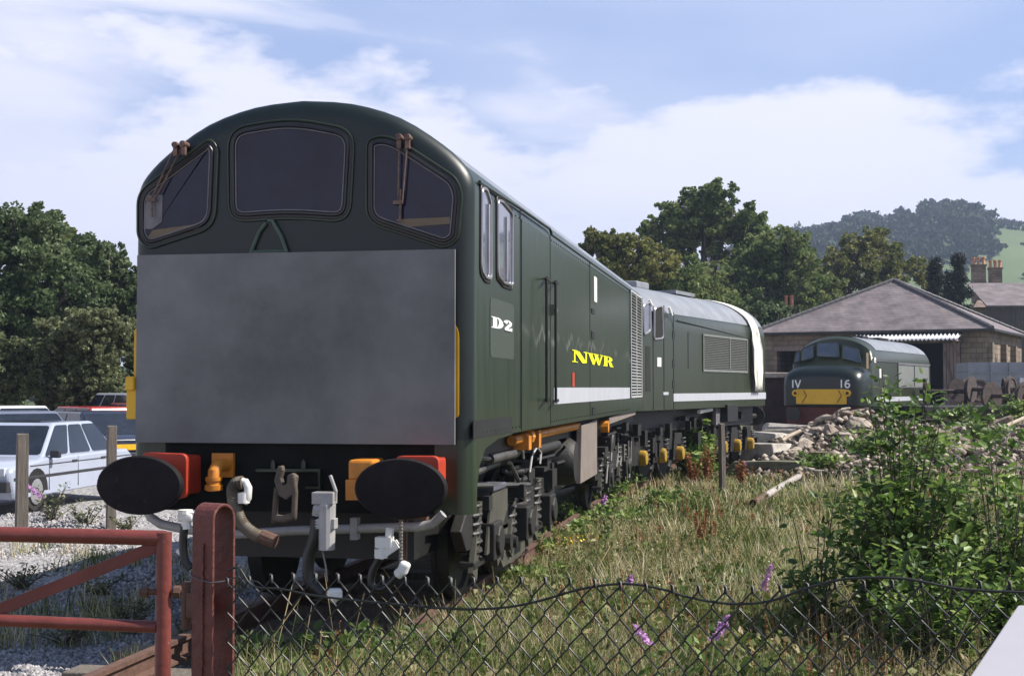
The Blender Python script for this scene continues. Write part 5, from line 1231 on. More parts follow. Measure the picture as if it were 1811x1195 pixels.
def pebbles(P, s):
    n = len(P); oc = np.array([[1, 0, 0], [-1, 0, 0], [0, 1, 0], [0, -1, 0], [0, 0, 1], [0, 0, -1]], float)
    V = oc[None]*s[:, None, None]*rng.uniform(.5, 1.3, (n, 6, 1)); V += rng.normal(0, .18, (n, 6, 3))*s[:, None, None]
    a = rng.uniform(0, 6.3, n); c, s_ = np.cos(a), np.sin(a); x = V[..., 0]*c[:, None]-V[..., 1]*s_[:, None]; y = V[..., 0]*s_[:, None]+V[..., 1]*c[:, None]
    V = np.stack([x, y, V[..., 2]*.8], -1)+P[:, None]
    T = np.array([[0, 2, 4], [2, 1, 4], [1, 3, 4], [3, 0, 4], [2, 0, 5], [1, 2, 5], [3, 1, 5], [0, 3, 5]]); Q = (T[None]+np.arange(n)[:, None, None]*6).reshape(-1, 3)
    return V.reshape(-1, 3), Q
M['rock3'] = mat('pale_rubble', (.40, .34, .28), .9, var=.3, col2=(.22, .18, .14), vscale=5, bump=.5)
M['chips'] = ramp_island('stone_chips', [(0, (.05, .042, .034)), (.6, (.17, .135, .105)), (1, (.46, .40, .34))], .9, 0)
M['rubble_earth'] = mat('rubble_earth', (.15, .125, .10), .95, var=.5, vscale=8, bump=.8, bscale=8)
M['concrete2'] = mat('pale_block', (.36, .33, .29), .9, var=.35, vscale=4, bump=.5)
M['moss'] = mat('mossy_block', (.16, .16, .11), .95, var=.4, vscale=4, bump=.5)
M['polewhite'] = mat('pale_pole', (.30, .27, .25), .8, var=.35, vscale=5)
M['wood2'] = mat('pale_timber', (.45, .37, .28), .85, var=.3, vscale=6)
rocks()
# loose gravel over the car park and beside the track
def gravel():
    n = 30000; px = rng.uniform(-80, 470, n); py = rng.uniform(.0, 1.0, n)**1.3*300+908
    P = np.array([tuple(G(a, b, -.2)) for a, b in zip(px, py)]); k = (P[:, 0] < -3.95) | (rng.random(n) < .25); P = P[k]; P[:, 2] = gz(P[:, 0], P[:, 1])+.004
    d = np.hypot(P[:, 0], P[:, 1]); V, Q = pebbles(P, rng.uniform(.012, .030, len(P))*(.55+d/22)); tag(np_mesh('gravel', V, Q, M['gravel']), kind='stuff')
gravel()

# ---------------------------------------------------------------- foliage
def unit(n):
    v = rng.normal(size=(n, 3)); return v/np.linalg.norm(v, axis=1)[:, None]
def leaf_quads(P, size, out=None, asp=.55, radial=False):
    """one folded leaf-shaped quad per point"""
    n = len(P); a = unit(n)
    if out is not None and radial: a = a*.8+out*.6; a /= np.linalg.norm(a, axis=1)[:, None]
    elif out is not None:                                # blade faces outwards and up, like leaves held to the light
        nm = unit(n)*.75+out*.75; nm[:, 2] += .25; nm /= np.linalg.norm(nm, axis=1)[:, None]; a = np.cross(nm, a); a /= np.maximum(1e-6, np.linalg.norm(a, axis=1))[:, None]
    b = np.cross(a, unit(n) if out is None or radial else nm); b /= np.linalg.norm(b, axis=1)[:, None]; c = np.cross(a, b)
    s = (size*rng.uniform(.6, 1.3, n))[:, None]; a_ = b*s*.5; w = c*s*.5*asp
    V = np.stack([P-a_, P+w+a_*.1, P+a_, P-w+a_*.1], 1); V[:, 1] += a*s*.08; V[:, 3] += a*s*.08
    return V.reshape(-1, 3), np.arange(n*4).reshape(-1, 4)
def crown_points(S, n, sub=9, tight=.36):
    """S: list of (centre, radius vec). leaf positions in sub-clumps over each lobe"""
    S = [(np.array(c), np.array(r) if np.ndim(r) else np.array([r]*3)) for c, r in S]
    wt = np.array([float(np.prod(r))**(2/3) for _, r in S]); wt /= wt.sum(); Ps, Os = [], []
    for (c, r), w in zip(S, wt):
        m = max(4, int(n*w)); k = max(5, int(sub)); u = unit(k); cc = c+u*r*rng.uniform(.45, .92, (k, 1)); rad = rng.uniform(.6, 1.25, k)*tight
        idx = rng.integers(0, k, m); q = unit(m)*rng.uniform(0, 1, (m, 1))**.45; q[:, 2] *= .75
        P = cc[idx]+q*(r*rad[idx, None]); Ps.append(P); o = (P-c)/r; Os.append(o/np.maximum(1e-6, np.linalg.norm(o, axis=1))[:, None])
    return np.concatenate(Ps), np.concatenate(Os)
def tree(name, label, spheres, base, n, leaf, mtl, cat='tree', grp=None, trunk=.25, sub=10, tight=.36, z0=-.3, sp=1.0, asp=.6):
    base = Vector((base[0], base[1], z0)); root = empty(name, base, 0, label, cat, grp)
    n = int(n*1.7); leaf *= .72
    S = [(np.array(c)-np.array(base), r) for c, r in spheres]
    big = list(S)                                        # small outlying sprays round the lobes break up the outline
    for c, r in big:
        for _ in range(5):
            u = unit(1)[0]; u[2] = abs(u[2])*.8+.1; u /= np.linalg.norm(u); k = random.uniform(.14, .30); S.append((c+u*np.array(r)*random.uniform(.95, 1.22), (np.array(r)*k)))
    P, O = crown_points(S, n, sub, tight); V, Q = leaf_quads(P, leaf, O, asp); np_mesh('crown', V, Q, M[mtl], root)
    t = MB(); S = big; cen = sum((Vector(c) for c, _ in S), Vector())/len(S); hub = Vector((cen.x*.3, cen.y*.3, max(.4, cen.z*.55)))
    t.tube([(0, 0, -.3), (hub.x*.4, hub.y*.4, hub.z*.5), tuple(hub)], trunk, 8, rs=[trunk*1.25, trunk, trunk*.75])
    for i, (c, r) in enumerate(S):
        if i > 16: break
        c = Vector(c); m_ = hub.lerp(c, .5)+Vector((random.uniform(-.2, .2), random.uniform(-.2, .2), .1))*trunk*3; t.tube([hub, m_, c, c.lerp(c+Vector((0, 0, 1)), .5)], trunk*.4, 6, rs=[trunk*.6, trunk*.38, trunk*.22, trunk*.08])
    t.build('trunk', M['bark'], root, smooth=60); return root
def px_lobes(L_, d, spread=1.0, extra=2):
    """lobes given as pixel circles at depth d; each repeated with a depth shift so that the crown has volume"""
    out = []
    for (x, y, r) in L_:
        R = r/F*d
        for k in range(extra):
            dd = d+(k-(extra-1)/2)*R*1.1*spread+random.uniform(-.3, .3)*R; p = W(x+random.uniform(-.15, .15)*r, y+random.uniform(-.1, .1)*r, d); q = p+H_*(dd-d); out.append((tuple(q), (R, R, R*.9)))
    return out
# left group behind the car park
bl = XD(20, 47); tree('leafy_tree', 'tall dark broadleaf tree at the left edge behind the hedge', px_lobes([(35, 400, 45), (75, 410, 40), (-20, 420, 60), (10, 480, 70), (90, 470, 60), (60, 550, 80), (-40, 560, 90), (130, 530, 50), (30, 640, 80)], 46), bl, 34000, .24, 'leaf_dark', grp='trees behind the car park', sub=26, tight=.30)
tree('leafy_tree', 'yellowish green tree top between the two dark trees on the left', px_lobes([(110, 425, 26), (122, 440, 24), (95, 440, 25), (110, 480, 40)], 52), XD(112, 52), 8000, .26, 'leaf_olive', grp='trees behind the car park', sub=16, tight=.34)
tree('leafy_tree', 'dark broadleaf tree beside the left edge of the nearest locomotive', px_lobes([(160, 450, 36), (195, 465, 32), (150, 500, 50), (215, 500, 34), (190, 540, 50), (240, 540, 45), (270, 520, 40), (140, 580, 60), (230, 600, 60)], 50), XD(190, 50), 24000, .24, 'leaf_dark', grp='trees behind the car park', sub=22, tight=.30)
def hedge():
    for i, (px, yt, w, lab) in enumerate(((20, 600, 75, 'grey green hedge bush at the left end, behind the white car'), (95, 575, 70, 'tall grey green hedge bush in the middle of the hedge, behind the red cars'), (170, 555, 70, 'tallest grey green hedge bush, next to the nearest locomotive'), (245, 570, 60, 'grey green hedge bush half hidden by the nearest locomotive'), (-70, 640, 80, 'grey green hedge bush just beyond the left edge'))):
        L_ = [(px+random.uniform(-w*.5, w*.5), yt+15+k*26+random.uniform(0, 14), w*.42) for k in range(7)] + [(px+random.uniform(-w*.7, w*.7), 640+random.uniform(0, 80), w*.4) for k in range(6)] + [(px+random.uniform(-w*.6, w*.6), yt+random.uniform(0, 40), w*.22) for k in range(9)]
        tree('hedge_bush', lab, px_lobes(L_, 39-.6*(i % 3), extra=2), XD(px, 38.5), 24000, .15, 'leaf_hedge', 'bush', 'hedge bushes behind the car park', trunk=.07, sub=22, tight=.30)
hedge()
# centre group
bt = [(1250, 360, 42), (1215, 385, 45), (1290, 385, 42), (1175, 410, 40), (1250, 410, 50), (1325, 400, 38), (1340, 430, 30), (1160, 430, 26), (1200, 440, 30), (1300, 435, 36), (1150, 412, 20)]
tree('leafy_tree', 'tallest broadleaf tree with an open crown and visible forked trunk, in the middle', px_lobes(bt, 88, .8), XD(1252, 88), 26000, .36, 'leaf_mid', grp='trees behind the train', trunk=.42, sub=20, tight=.27)
tree('leafy_tree', 'broad rounded tree right of the tallest tree, left of the shed roof', px_lobes([(1375, 450, 48), (1400, 480, 45), (1340, 470, 45), (1410, 450, 30), (1350, 520, 55), (1400, 530, 45), (1300, 500, 45), (1300, 560, 45), (1370, 570, 40)], 84), XD(1360, 84), 24000, .34, 'leaf_mid', grp='trees behind the train', sub=20, tight=.30)
tree('leafy_tree', 'olive green tree with sparse twigs above the roof of the nearest locomotive', px_lobes([(1060, 430, 24), (1090, 440, 30), (1045, 415, 12), (1125, 445, 30), (1075, 470, 35), (1120, 480, 40), (1165, 470, 35), (1040, 440, 16)], 70), XD(1090, 70), 15000, .26, 'leaf_olive', grp='trees behind the train', sub=18, tight=.32)
tree('leafy_tree', 'mid green tree mass directly above the second locomotive', px_lobes([(1190, 500, 50), (1230, 520, 50), (1150, 510, 45), (1210, 560, 50), (1260, 570, 45), (1280, 540, 35), (1110, 520, 50), (1060, 530, 60), (1330, 600, 40)], 74), XD(1200, 74), 22000, .28, 'leaf_mid', grp='trees behind the train', sub=20, tight=.32)
tree('leafy_tree', 'low dark bush between the tree mass and the shed roof', px_lobes([(1330, 560, 36), (1370, 560, 28), (1300, 580, 30), (1400, 575, 22), (1340, 600, 40)], 80), XD(1340, 80), 10000, .26, 'leaf_dark', grp='trees behind the train', sub=16, tight=.34)
tree('leafy_tree', 'olive tree with upright twigs directly behind the apex of the shed roof', px_lobes([(1540, 430, 28), (1555, 415, 14), (1510, 450, 30), (1480, 470, 30), (1575, 450, 24), (1530, 480, 45), (1590, 480, 30), (1560, 510, 45), (1480, 510, 40), (1440, 530, 40), (1620, 475, 22), (1495, 425, 13), (1640, 500, 20)], 96), XD(1540, 96), 18000, .32, 'leaf_olive', grp='trees behind the shed', sub=18, tight=.32)
tree('leafy_tree', 'green bush overhanging the left hip of the shed roof', px_lobes([(1440, 510, 35), (1410, 540, 35), (1470, 520, 30), (1390, 560, 30)], 86), XD(1430, 86), 9000, .28, 'leaf_mid', grp='trees behind the shed', sub=14, tight=.35)
def conifer(px, yt, yb, wpx, d, lab, n=7000):
    p = XD(px, d); zt, zb = W(px, yt, d).z, W(px, yb, d).z; w = wpx/2/F*d; root = empty('conifer', (p.x, p.y, -.3), 0, lab, 'conifer', 'conifers by the house'); h = zt+.3; z1 = zb+.3
    k = 46; ti = rng.uniform(0, 1, k)**.8; an = rng.uniform(0, 6.3, k); br = w*(1-ti)*rng.uniform(.7, 1.1, k)+.15; idx = rng.integers(0, k, n); s = rng.uniform(0, 1, n)**.7
    z = z1+(h-z1)*ti[idx]-s*br[idx]*.25; P = np.stack([np.cos(an[idx])*br[idx]*s, np.sin(an[idx])*br[idx]*s, z], 1)+rng.normal(0, .14, (n, 3)); V, Q = leaf_quads(P, .26, None, .3); np_mesh('crown', V, Q, M['leaf_fir'], root)
    MB().tube([(0, 0, -.2), (0, 0, h)], .18, 7, rs=[.22, .03]).build('trunk', M['bark'], root)
conifer(1657, 460, 560, 62, 90, 'dark conifer nearest the shed roof', 7000); conifer(1698, 455, 590, 66, 88, 'tallest dark conifer, beside the chimney stacks', 9000); conifer(1680, 480, 560, 34, 95, 'small conifer between the two larger conifers', 3000)
# far wood line that closes the horizon behind everything
def woodline():
    n = 260; S = []
    for i in range(n):
        px = random.uniform(-900, 3000); d = random.uniform(150, 210); p = XD(px, d); h = random.uniform(3.5, 6.5); S.append(((p.x, p.y, h*.5), (h*.9, h*.9, h*.75)))
    P, O = crown_points(S, 60000, 12, .4); V, Q = leaf_quads(P, 1.1, O, .8); tag(np_mesh('distant_wood', V, Q, M['leaf_far']), kind='stuff')
woodline()
# ---------------------------------------------------------------- hill
RX = [900, 1150, 1300, 1400, 1430, 1470, 1505, 1530, 1580, 1620, 1640, 1680, 1705, 1735, 1760, 1811, 1900, 2300, 3000]
RY = [600, 520, 455, 428, 424, 415, 402, 396, 398, 392, 382, 378, 379, 392, 396, 398, 400, 420, 480]
def hill():
    nx, ny = 150, 40; V = []
    for j in range(ny):
        f_ = j/(ny-1); d = 230+430*f_
        for i in range(nx):
            px = 900+2100*i/(nx-1); y = np.interp(px, RX, RY); zt = W(px, y+10, 660).z; p = XD(px, d); s = f_*f_*(3-2*f_); V.append((p.x, p.y, -3+(zt+3)*s+2.5*sin(px*.02+d*.02)*f_*(1-f_)*2))
    V += [(x*1.35, y*1.35, -6) for x, y, z in V[-nx:]]
    Q = [(j*nx+i, j*nx+i+1, (j+1)*nx+i+1, (j+1)*nx+i) for j in range(ny) for i in range(nx-1)]
    m = mat('field_green', (.085, .125, .045), .95, var=.18, vscale=.02); o = np_mesh('hill', np.array(V), np.array(Q), m)
    for p in o.data.polygons: p.use_smooth = True
    tag(o, kind='structure')
    S = []; Vn = np.array(V[:nx*ny]).reshape(ny, nx, 3)
    def hz(px, f_):
        i = (px-900)/2100*(nx-1); j = f_*(ny-1); return Vn[int(j), int(np.clip(round(i), 0, nx-1))]
    for _ in range(3400):
        px = random.uniform(900, 3000); f_ = random.uniform(.25, 1); q = hz(px, f_); c = Vector(tuple(q)); dp = (c-CAM).dot(F_); py = CY-F*((c-CAM).dot(U_)/dp)
        edge = np.interp(py, [380, 400, 430, 470, 480, 520], [1738, 1748, 1772, 1756, 1690, 1400])
        field = px > edge+random.uniform(-4, 4)
        if field and not (1790 < px < 1900 and 490 < py < 512) and not (abs(py-(395 if px < 1900 else 400)) < 4 and f_ > .9) and not abs(py-(432+(px-1750)*.02)) < 1.0 and random.random() > .01 and px < 2100: continue
        h = random.uniform(4, 8) if not field else random.uniform(2, 4); S.append(((c.x, c.y, c.z+h*.35), (h*.75, h*.75, h*.62)))
    for px in np.arange(1735, 2700, 4.5):
        q = hz(px+random.uniform(-2, 2), .99); h = random.uniform(2.5, 5.5); S.append(((q[0], q[1], q[2]+h*.4), (h*.8, h*.8, h*.6)))
        if px < 2300: q = hz(px, .80+.02*sin(px*.01)); h = random.uniform(1.2, 2.4); S.append(((q[0], q[1], q[2]+h*.4), (h*.8, h*.8, h*.6)))
    P, O = crown_points(S, 190000, 9, .42); V, Q = leaf_quads(P, 1.7, O, .9); tag(np_mesh('hillside_wood', V, Q, M['leaf_far']), kind='stuff')
    for px, y in ((1785, 458),):
        c = hz(px, .55); t = MB(); t.bb(-3, 3, -2, 2, 0, 3); 
hill()

# ---------------------------------------------------------------- shrub and weeds near the fence
def stem_plant(name, label, base, stems, leaf, mtl, cat, grp=None, seed=1, stem_m='bark', dens=1.2, tipdens=True):
    """stems: list of (tip offset Vector, n leaves); leaves sit alternately on each stem and on its side twigs"""
    r = np.random.default_rng(seed); root = empty(name, base, 0, label, cat, grp); t = MB(); P = []; Dr = []
    for tip, nl in stems:
        tip = Vector(tip); mid = Vector((tip.x*.35, tip.y*.35, tip.z*.55)); pts = [Vector((r.uniform(-.05, .05), r.uniform(-.05, .05), 0)), mid, tip]
        curve = [pts[0]*(1-s)**2+pts[1]*2*s*(1-s)+pts[2]*s*s for s in np.linspace(0, 1, 9)]
        t.tube(curve, .008, 5, rs=[.011*(1-.8*i/8) for i in range(9)])
        L_ = tip.length
        for k in range(int(nl*dens)):
            s = 1-.82*r.uniform(0, 1)**1.25; c = pts[0]*(1-s)**2+pts[1]*2*s*(1-s)+pts[2]*s*s; tw = L_*.20*(1.15-s)+leaf*.5; o = unit(1)[0]; o[2] = abs(o[2])*.6; q = np.array(c)+o*tw*r.uniform(.3, 1.0); P.append(q); Dr.append(o)
            if k % 9 == 0: t.tube([c, Vector(q)], .003, 3)
    P = np.array(P); Dr = np.array(Dr); n = len(P); Dr /= np.linalg.norm(Dr, axis=1)[:, None]
    # ovate leaf: 6 points, 2 quads folded on the midrib
    up = np.array([0, 0, 1.0]); a = Dr+r.normal(0, .35, (n, 3)); a[:, 2] -= .15; a /= np.linalg.norm(a, axis=1)[:, None]; nn_ = np.cross(a, np.cross(up+r.normal(0, .5, (n, 3)), a)); nn_ /= np.maximum(1e-6, np.linalg.norm(nn_, axis=1))[:, None]; b = np.cross(a, nn_)
    s = (leaf*r.uniform(.55, 1.25, n))[:, None]
    V = np.stack([P, P+a*s*.45-nn_*s*.04, P+a*s, P+a*s*.75+b*s*.20+nn_*s*.06, P+a*s*.25+b*s*.26+nn_*s*.06, P+a*s*.75-b*s*.20+nn_*s*.06, P+a*s*.25-b*s*.26+nn_*s*.06], 1).reshape(-1, 3)
    bse = np.arange(n)[:, None]*7; Q = np.concatenate([bse+np.array([[0, 1, 2, 3]]), bse+np.array([[0, 3, 3, 4]])*0+np.array([[0, 3, 4, 0]])*0], 0)[:n]
    T = np.array([[0, 1, 4], [1, 3, 4], [1, 2, 3], [0, 6, 1], [1, 6, 5], [1, 5, 2]]); Q = (bse[:, None, :]+T[None]).reshape(-1, 3)
    np_mesh('leaves', V, Q, M[mtl], root); t.build('stems', M[stem_m], root, smooth=60); return root
def shrubs():
    r = random.Random(4)
    # pixel tips for the tall shoots: (x, y, depth)
    def shoots(px, d, tips, low, nlow, lf):
        b = XD(px, d, -.2); out = []
        for (x, y, n) in tips: p = W(x, y, d+r.uniform(-.5, .5)); out.append((p-b, n))
        for _ in range(nlow):
            x = px+r.uniform(-1, 1)*low[0]; y = r.uniform(low[1], low[2]); p = W(x, y, d+r.uniform(-.8, .8)); out.append((p-b, lf))
        return b, out
    b, st = shoots(1590, 9.6, [(1560, 652, 55), (1572, 690, 60), (1640, 668, 50), (1655, 700, 55), (1548, 740, 60), (1600, 740, 70), (1625, 760, 60), (1520, 800, 60), (1680, 790, 60), (1575, 790, 80), (1610, 820, 80), (1535, 700, 45), (1590, 705, 55), (1620, 715, 50), (1665, 735, 50), (1700, 760, 55), (1555, 670, 40), (1645, 690, 45), (1580, 735, 60)], (125, 850, 1010), 40, 75)
    stem_plant('sallow_shrub', 'large leafy green shrub rising in front of the rubble heap, tallest shoots in the middle', b, st, .075, 'leaf_bush', 'shrub', 'green shrubs on the right', 1)
    b, st = shoots(1770, 9.2, [(1715, 738, 45), (1730, 760, 50), (1760, 770, 50), (1800, 790, 50), (1690, 800, 40), (1811, 830, 60), (1840, 780, 60), (1745, 735, 45), (1780, 760, 50), (1820, 745, 50)], (110, 850, 1040), 34, 75)
    stem_plant('sallow_shrub', 'leafy green shrub at the right edge of the picture', b, st, .075, 'leaf_bush', 'shrub', 'green shrubs on the right', 2)
    b, st = shoots(1440, 9.8, [(1450, 890, 20), (1400, 905, 18), (1480, 860, 30)], (60, 930, 1030), 9, 34)
    stem_plant('sallow_shrub', 'thin low outer branches of scrub left of the large shrub', b, st, .07, 'leaf_bush', 'shrub', 'green shrubs on the right', 3)
    b, st = shoots(1660, 8.7, [(1560, 960, 40), (1750, 960, 40)], (150, 950, 1060), 32, 55)
    stem_plant('bramble', 'dark bramble thicket at the foot of the shrubs behind the fence', b, st, .065, 'leaf_bush', 'bramble', None, 4)
    b, st = shoots(1232, 27, [(1235, 745, 60), (1215, 765, 60), (1250, 770, 60), (1200, 790, 50), (1240, 790, 70)], (35, 780, 830), 12, 60)
    stem_plant('tall_weed', 'tall green weed growing against the bogie of the second locomotive', b, st, .16, 'leaf_bush', 'plant', None, 5)
    k = 0
    spots = [(1060, 900, 19.5, 55, 50, 'leafy bramble patch along the rail beside the nearest locomotive'), (1120, 850, 24, 60, 45, 'green weed clump beside the rail further along the train'), (870, 990, 13.0, 30, 22, 'small weed under the front bogie of the nearest locomotive'), (1030, 930, 16.5, 60, 45, 'low green weed clump beside the rail, nearest bramble patch'), (1180, 830, 26, 55, 45, 'grassy green clump before the second locomotive'), (1100, 930, 17.5, 60, 35, 'green weed clump right of the brown stone'), (960, 985, 13.4, 45, 40, 'pale green weed clump on the grass side of the rail, nearest the camera'), (1000, 960, 14.6, 50, 45, 'bushy weed clump crowding the rail below the air tank'), (1090, 880, 21, 45, 50, 'tall weed clump hiding the rail below the taupe equipment panel'), (1145, 845, 25, 40, 50, 'tall weed clump where the two locomotives meet'), (920, 1040, 12, 60, 40, 'loose green weeds between the rail and the crest of the fence wire'), (1180, 900, 20.5, 60, 40, 'green weeds left of the grey post')]
    for px, py, d, wd, hh, lab in spots:
        g = G(px, py); b = Vector((g.x, g.y, -.22)); d_ = (g-CAM).dot(F_); sc = d_/F; st = [(Vector((r.uniform(-1, 1)*wd*sc, r.uniform(-1, 1)*wd*sc*1.4, r.uniform(.4, 1)*hh*sc)), 28) for _ in range(16)]
        stem_plant('weed_clump', lab, b, st, .085, 'leaf_bush', 'weed', 'weed clumps beside the rail', 10+k); k += 1
    for px, py, d_, wd, hh, lab in ((1530, 800, 27, 60, 60, 'green weeds growing over the near slope of the rubble heap'), (1640, 800, 27, 60, 45, 'weeds on the rubble behind the large shrub'), (1740, 780, 28, 60, 60, 'bright weeds on the rubble below the wheel sets'), (1690, 740, 33, 40, 30, 'small weeds on top of the rubble below the shed door'), (1450, 820, 27, 45, 25, 'low weeds at the foot of the rubble heap'), (1790, 740, 33, 40, 50, 'weeds on the rubble at the right edge')):
        p = W(px, py, d_); b = Vector((p.x, p.y, max(-.2, p.z-.1))); sc = d_/F; st = [(Vector((r.uniform(-1, 1)*wd*sc, r.uniform(-1, 1)*wd*sc, r.uniform(.3, 1)*hh*sc)), 22) for _ in range(14)]
        stem_plant('weed_clump', lab, b, st, .12, 'leaf_bush', 'weed', 'weeds on the rubble', 80+k); k += 1
    # weeds around the left posts, by the gate and below the buffers
    for px, py, wd, hh, lab, lf in ((90, 925, 50, 75, 'pale flowering weed in front of the pale blue car between the posts', .05), (150, 930, 45, 45, 'scrubby green weed left of the second wooden post', .05), (225, 940, 30, 30, 'low weed under the left buffer', .05), (40, 1040, 55, 50, 'grey green weed behind the gate at the left edge', .045), (170, 1050, 50, 45, 'thin weed seen through the middle of the gate', .04), (235, 1110, 40, 60, 'leggy weed behind the gate upright', .04), (330, 1130, 40, 70, 'weed between the gate and its post', .045), (120, 1130, 60, 45, 'sprawling weed below the middle gate rail', .045), (440, 1190, 70, 80, 'leafy weed behind the fence next to the gate post', .07), (560, 1190, 70, 85, 'broad leaved weed in front of the dark track, left of centre', .09), (650, 1180, 60, 75, 'tall weed in front of the hanging white hose coupling', .07), (760, 1180, 70, 70, 'leafy weed before the right buffer', .075), (850, 1170, 60, 60, 'spreading weed near the rail end', .06), (1450, 1185, 80, 65, 'pale green nettle like weed behind the fence, right', .075), (1560, 1190, 70, 60, 'pale weed under the bramble', .07), (1370, 1190, 60, 50, 'broad green weed low behind the fence', .09), (1640, 1190, 60, 50, 'weed at the left edge of the white board', .07), (1250, 1195, 60, 45, 'low dark weed at the bottom behind the mesh', .06), (1010, 1190, 60, 40, 'low bright weed at the bottom centre', .06)):
        g = G(px, py); b = Vector((g.x, g.y, -.24)); d_ = (g-CAM).dot(F_); sc = d_/F; st = [(Vector((r.uniform(-1, 1)*wd*sc, r.uniform(-1, 1)*wd*sc, r.uniform(.5, 1.1)*hh*sc)), 16) for _ in range(12)]
        stem_plant('weed', lab, b, st, lf, 'clover' if px > 400 else 'leaf_weed', 'weed', 'weeds behind the fence and gate', 30+k); k += 1
M['leaf_weed'] = ramp_island('leaf_weed', [(0, (.06, .075, .035)), (.6, (.14, .16, .07)), (1, (.32, .31, .20))], .6, .3, .3)
shrubs()
def grass():
    # blades as two-quad strips; denser and finer nearby
    def blades(name, N, region, hmin, hmax, w, mtl, keep=None, lean=.5):
        P = region(N); 
        if keep is not None: P = P[keep(P)]
        T = P[rng.integers(0, len(P), max(1, len(P)//22))]; k_ = rng.random(len(P)) < .72; j_ = rng.integers(0, len(T), len(P)); td = np.hypot(T[:, 0], T[:, 1])[j_]
        sc_ = np.clip(td/11, .7, 3)[:, None]*.045; Pn = T[j_]+rng.normal(0, 1, (len(P), 3))*sc_; P = np.where(k_[:, None], Pn, P); th = rng.uniform(.55, 1.5, len(T))[j_]; th = np.where(k_, th, .6)
        n = len(P); P[:, 2] = gz(P[:, 0], P[:, 1])-.01; d = np.hypot(P[:, 0], P[:, 1]); pat = .55+.45*np.sin(P[:, 0]*1.7+2*np.sin(P[:, 1]*.8))*np.cos(P[:, 1]*1.1+P[:, 0]*.4)
        h = rng.uniform(hmin, hmax, n)*(.55+.6*pat)*th; a = rng.uniform(0, 6.3, n); ww = w*np.clip(d/10, .8, 3)*rng.uniform(.6, 1.3, n); le = rng.uniform(.1, lean, n)*h*1.2
        dx, dy = np.cos(a), np.sin(a); b = rng.uniform(0, 6.3, n); lx, ly = np.cos(b)*le, np.sin(b)*le
        def pt(s, f_): return np.stack([P[:, 0]+dx*ww*s*f_+lx*(1 if f_ < .3 else .35 if f_ < .9 else 0), P[:, 1]+dy*ww*s*f_+ly*(1 if f_ < .3 else .35 if f_ < .9 else 0), P[:, 2]+h*(1-.25*0)*(1 if f_ < .3 else .6 if f_ < .9 else 0)], 1)
        V = np.stack([pt(-1, 1), pt(1, 1), pt(-1, .8), pt(1, .8), pt(-1, .15), pt(1, .15)], 1).reshape(-1, 3); bs = np.arange(n)[:, None]*6
        Q = np.concatenate([bs+np.array([[0, 1, 3, 2]]), bs+np.array([[2, 3, 5, 4]])]); return tag(np_mesh(name, V, Q, M[mtl]), kind='stuff')
    def reg(px0, px1, d0, d1, p=1.0):
        def f_(N):
            px = rng.uniform(px0, px1, N); u = rng.uniform(0, 1, N); d = (d0**-p+u*(d1**-p-d0**-p))**(-1/p); c = (px-CX)/F*d
            return np.stack([c*R_.x+d*H_.x, c*R_.y+d*H_.y, np.zeros(N)], 1)
        return f_
    on_right = lambda P: (P[:, 0] > -2.34+rng.uniform(-.25, .1, len(P)))
    front = lambda P: (P[:, 1] < 8.7+rng.uniform(-.6, .5, len(P))) | (P[:, 0] > np.where(P[:, 1] < 11.3, -2.72, -2.38)+rng.uniform(-.1, .2, len(P)))
    blades('dry_grass', 185000, reg(420, 2250, 6.6, 14, .5), .07, .30, .0042, 'grass', front)
    blades('dry_grass', 150000, reg(800, 2400, 13.5, 30, 1.0), .08, .28, .0048, 'grass', on_right)
    blades('dry_grass', 45000, reg(1000, 2600, 28, 70, 1.0), .08, .32, .005, 'grass', lambda P: P[:, 0] > (P[:, 1]-24)*.27-1.2)
    blades('sparse_grass', 16000, reg(-100, 460, 7.5, 18, .5), .05, .24, .0032, 'grass', lambda P: (P[:, 0] < -4.0) & (np.sin(P[:, 0]*2.1+P[:, 1]*.7)*np.cos(P[:, 1]*1.3-P[:, 0]) > .05))
    # rosettes of broad ragged weeds, in patches, and thin rust and straw coloured stalks standing out of the grass
    T = reg(430, 2250, 6.8, 27, .7)(6800); T = T[front(T)]; pn = np.sin(T[:, 0]*2.1+.5)+np.cos(T[:, 1]*1.4+T[:, 0]); T = T[(pn > -.2) | (rng.random(len(T)) < .3)]
    m = 12; P = np.repeat(T, m, 0); n = len(P); sz = np.repeat(rng.uniform(.5, 1.6, len(T)), m); a = rng.uniform(0, 6.3, n); rr = rng.uniform(.0, .07, n)*sz
    P[:, 0] += np.cos(a)*rr; P[:, 1] += np.sin(a)*rr; P[:, 2] = gz(P[:, 0], P[:, 1])+rng.uniform(.02, .20, n)*sz; o = np.stack([np.cos(a), np.sin(a), rng.uniform(-.1, .8, n)], 1)
    V, Q = leaf_quads(P, .075, o, .5, True); tag(np_mesh('ground_weeds', V, Q, M['groundweed']), kind='stuff')
    for nm, mt, cnt, hh in (('rust_stalks', 'dock', 420, .42), ('pale_stalks', 'straw', 1500, .40)):
        T = reg(560, 1900, 7.0, 27, .7)(cnt*3); T = T[front(T)]; pn = np.sin(T[:, 0]*1.1+(2 if nm[0] == 'r' else 0))*np.cos(T[:, 1]*.7+T[:, 0]*.6); T = T[pn > .25][:cnt]
        n = len(T); h = rng.uniform(.5, 1.1, n)*hh; a = rng.uniform(0, 6.3, n); le = rng.uniform(.02, .3, n)*h; dist = np.hypot(T[:, 0], T[:, 1]); w = .0028*np.clip(dist/9, .9, 2.4)
        T[:, 2] = gz(T[:, 0], T[:, 1]); tip = T+np.stack([np.cos(a)*le, np.sin(a)*le, h], 1); sx_ = np.stack([w, w*.3, w*0], 1)
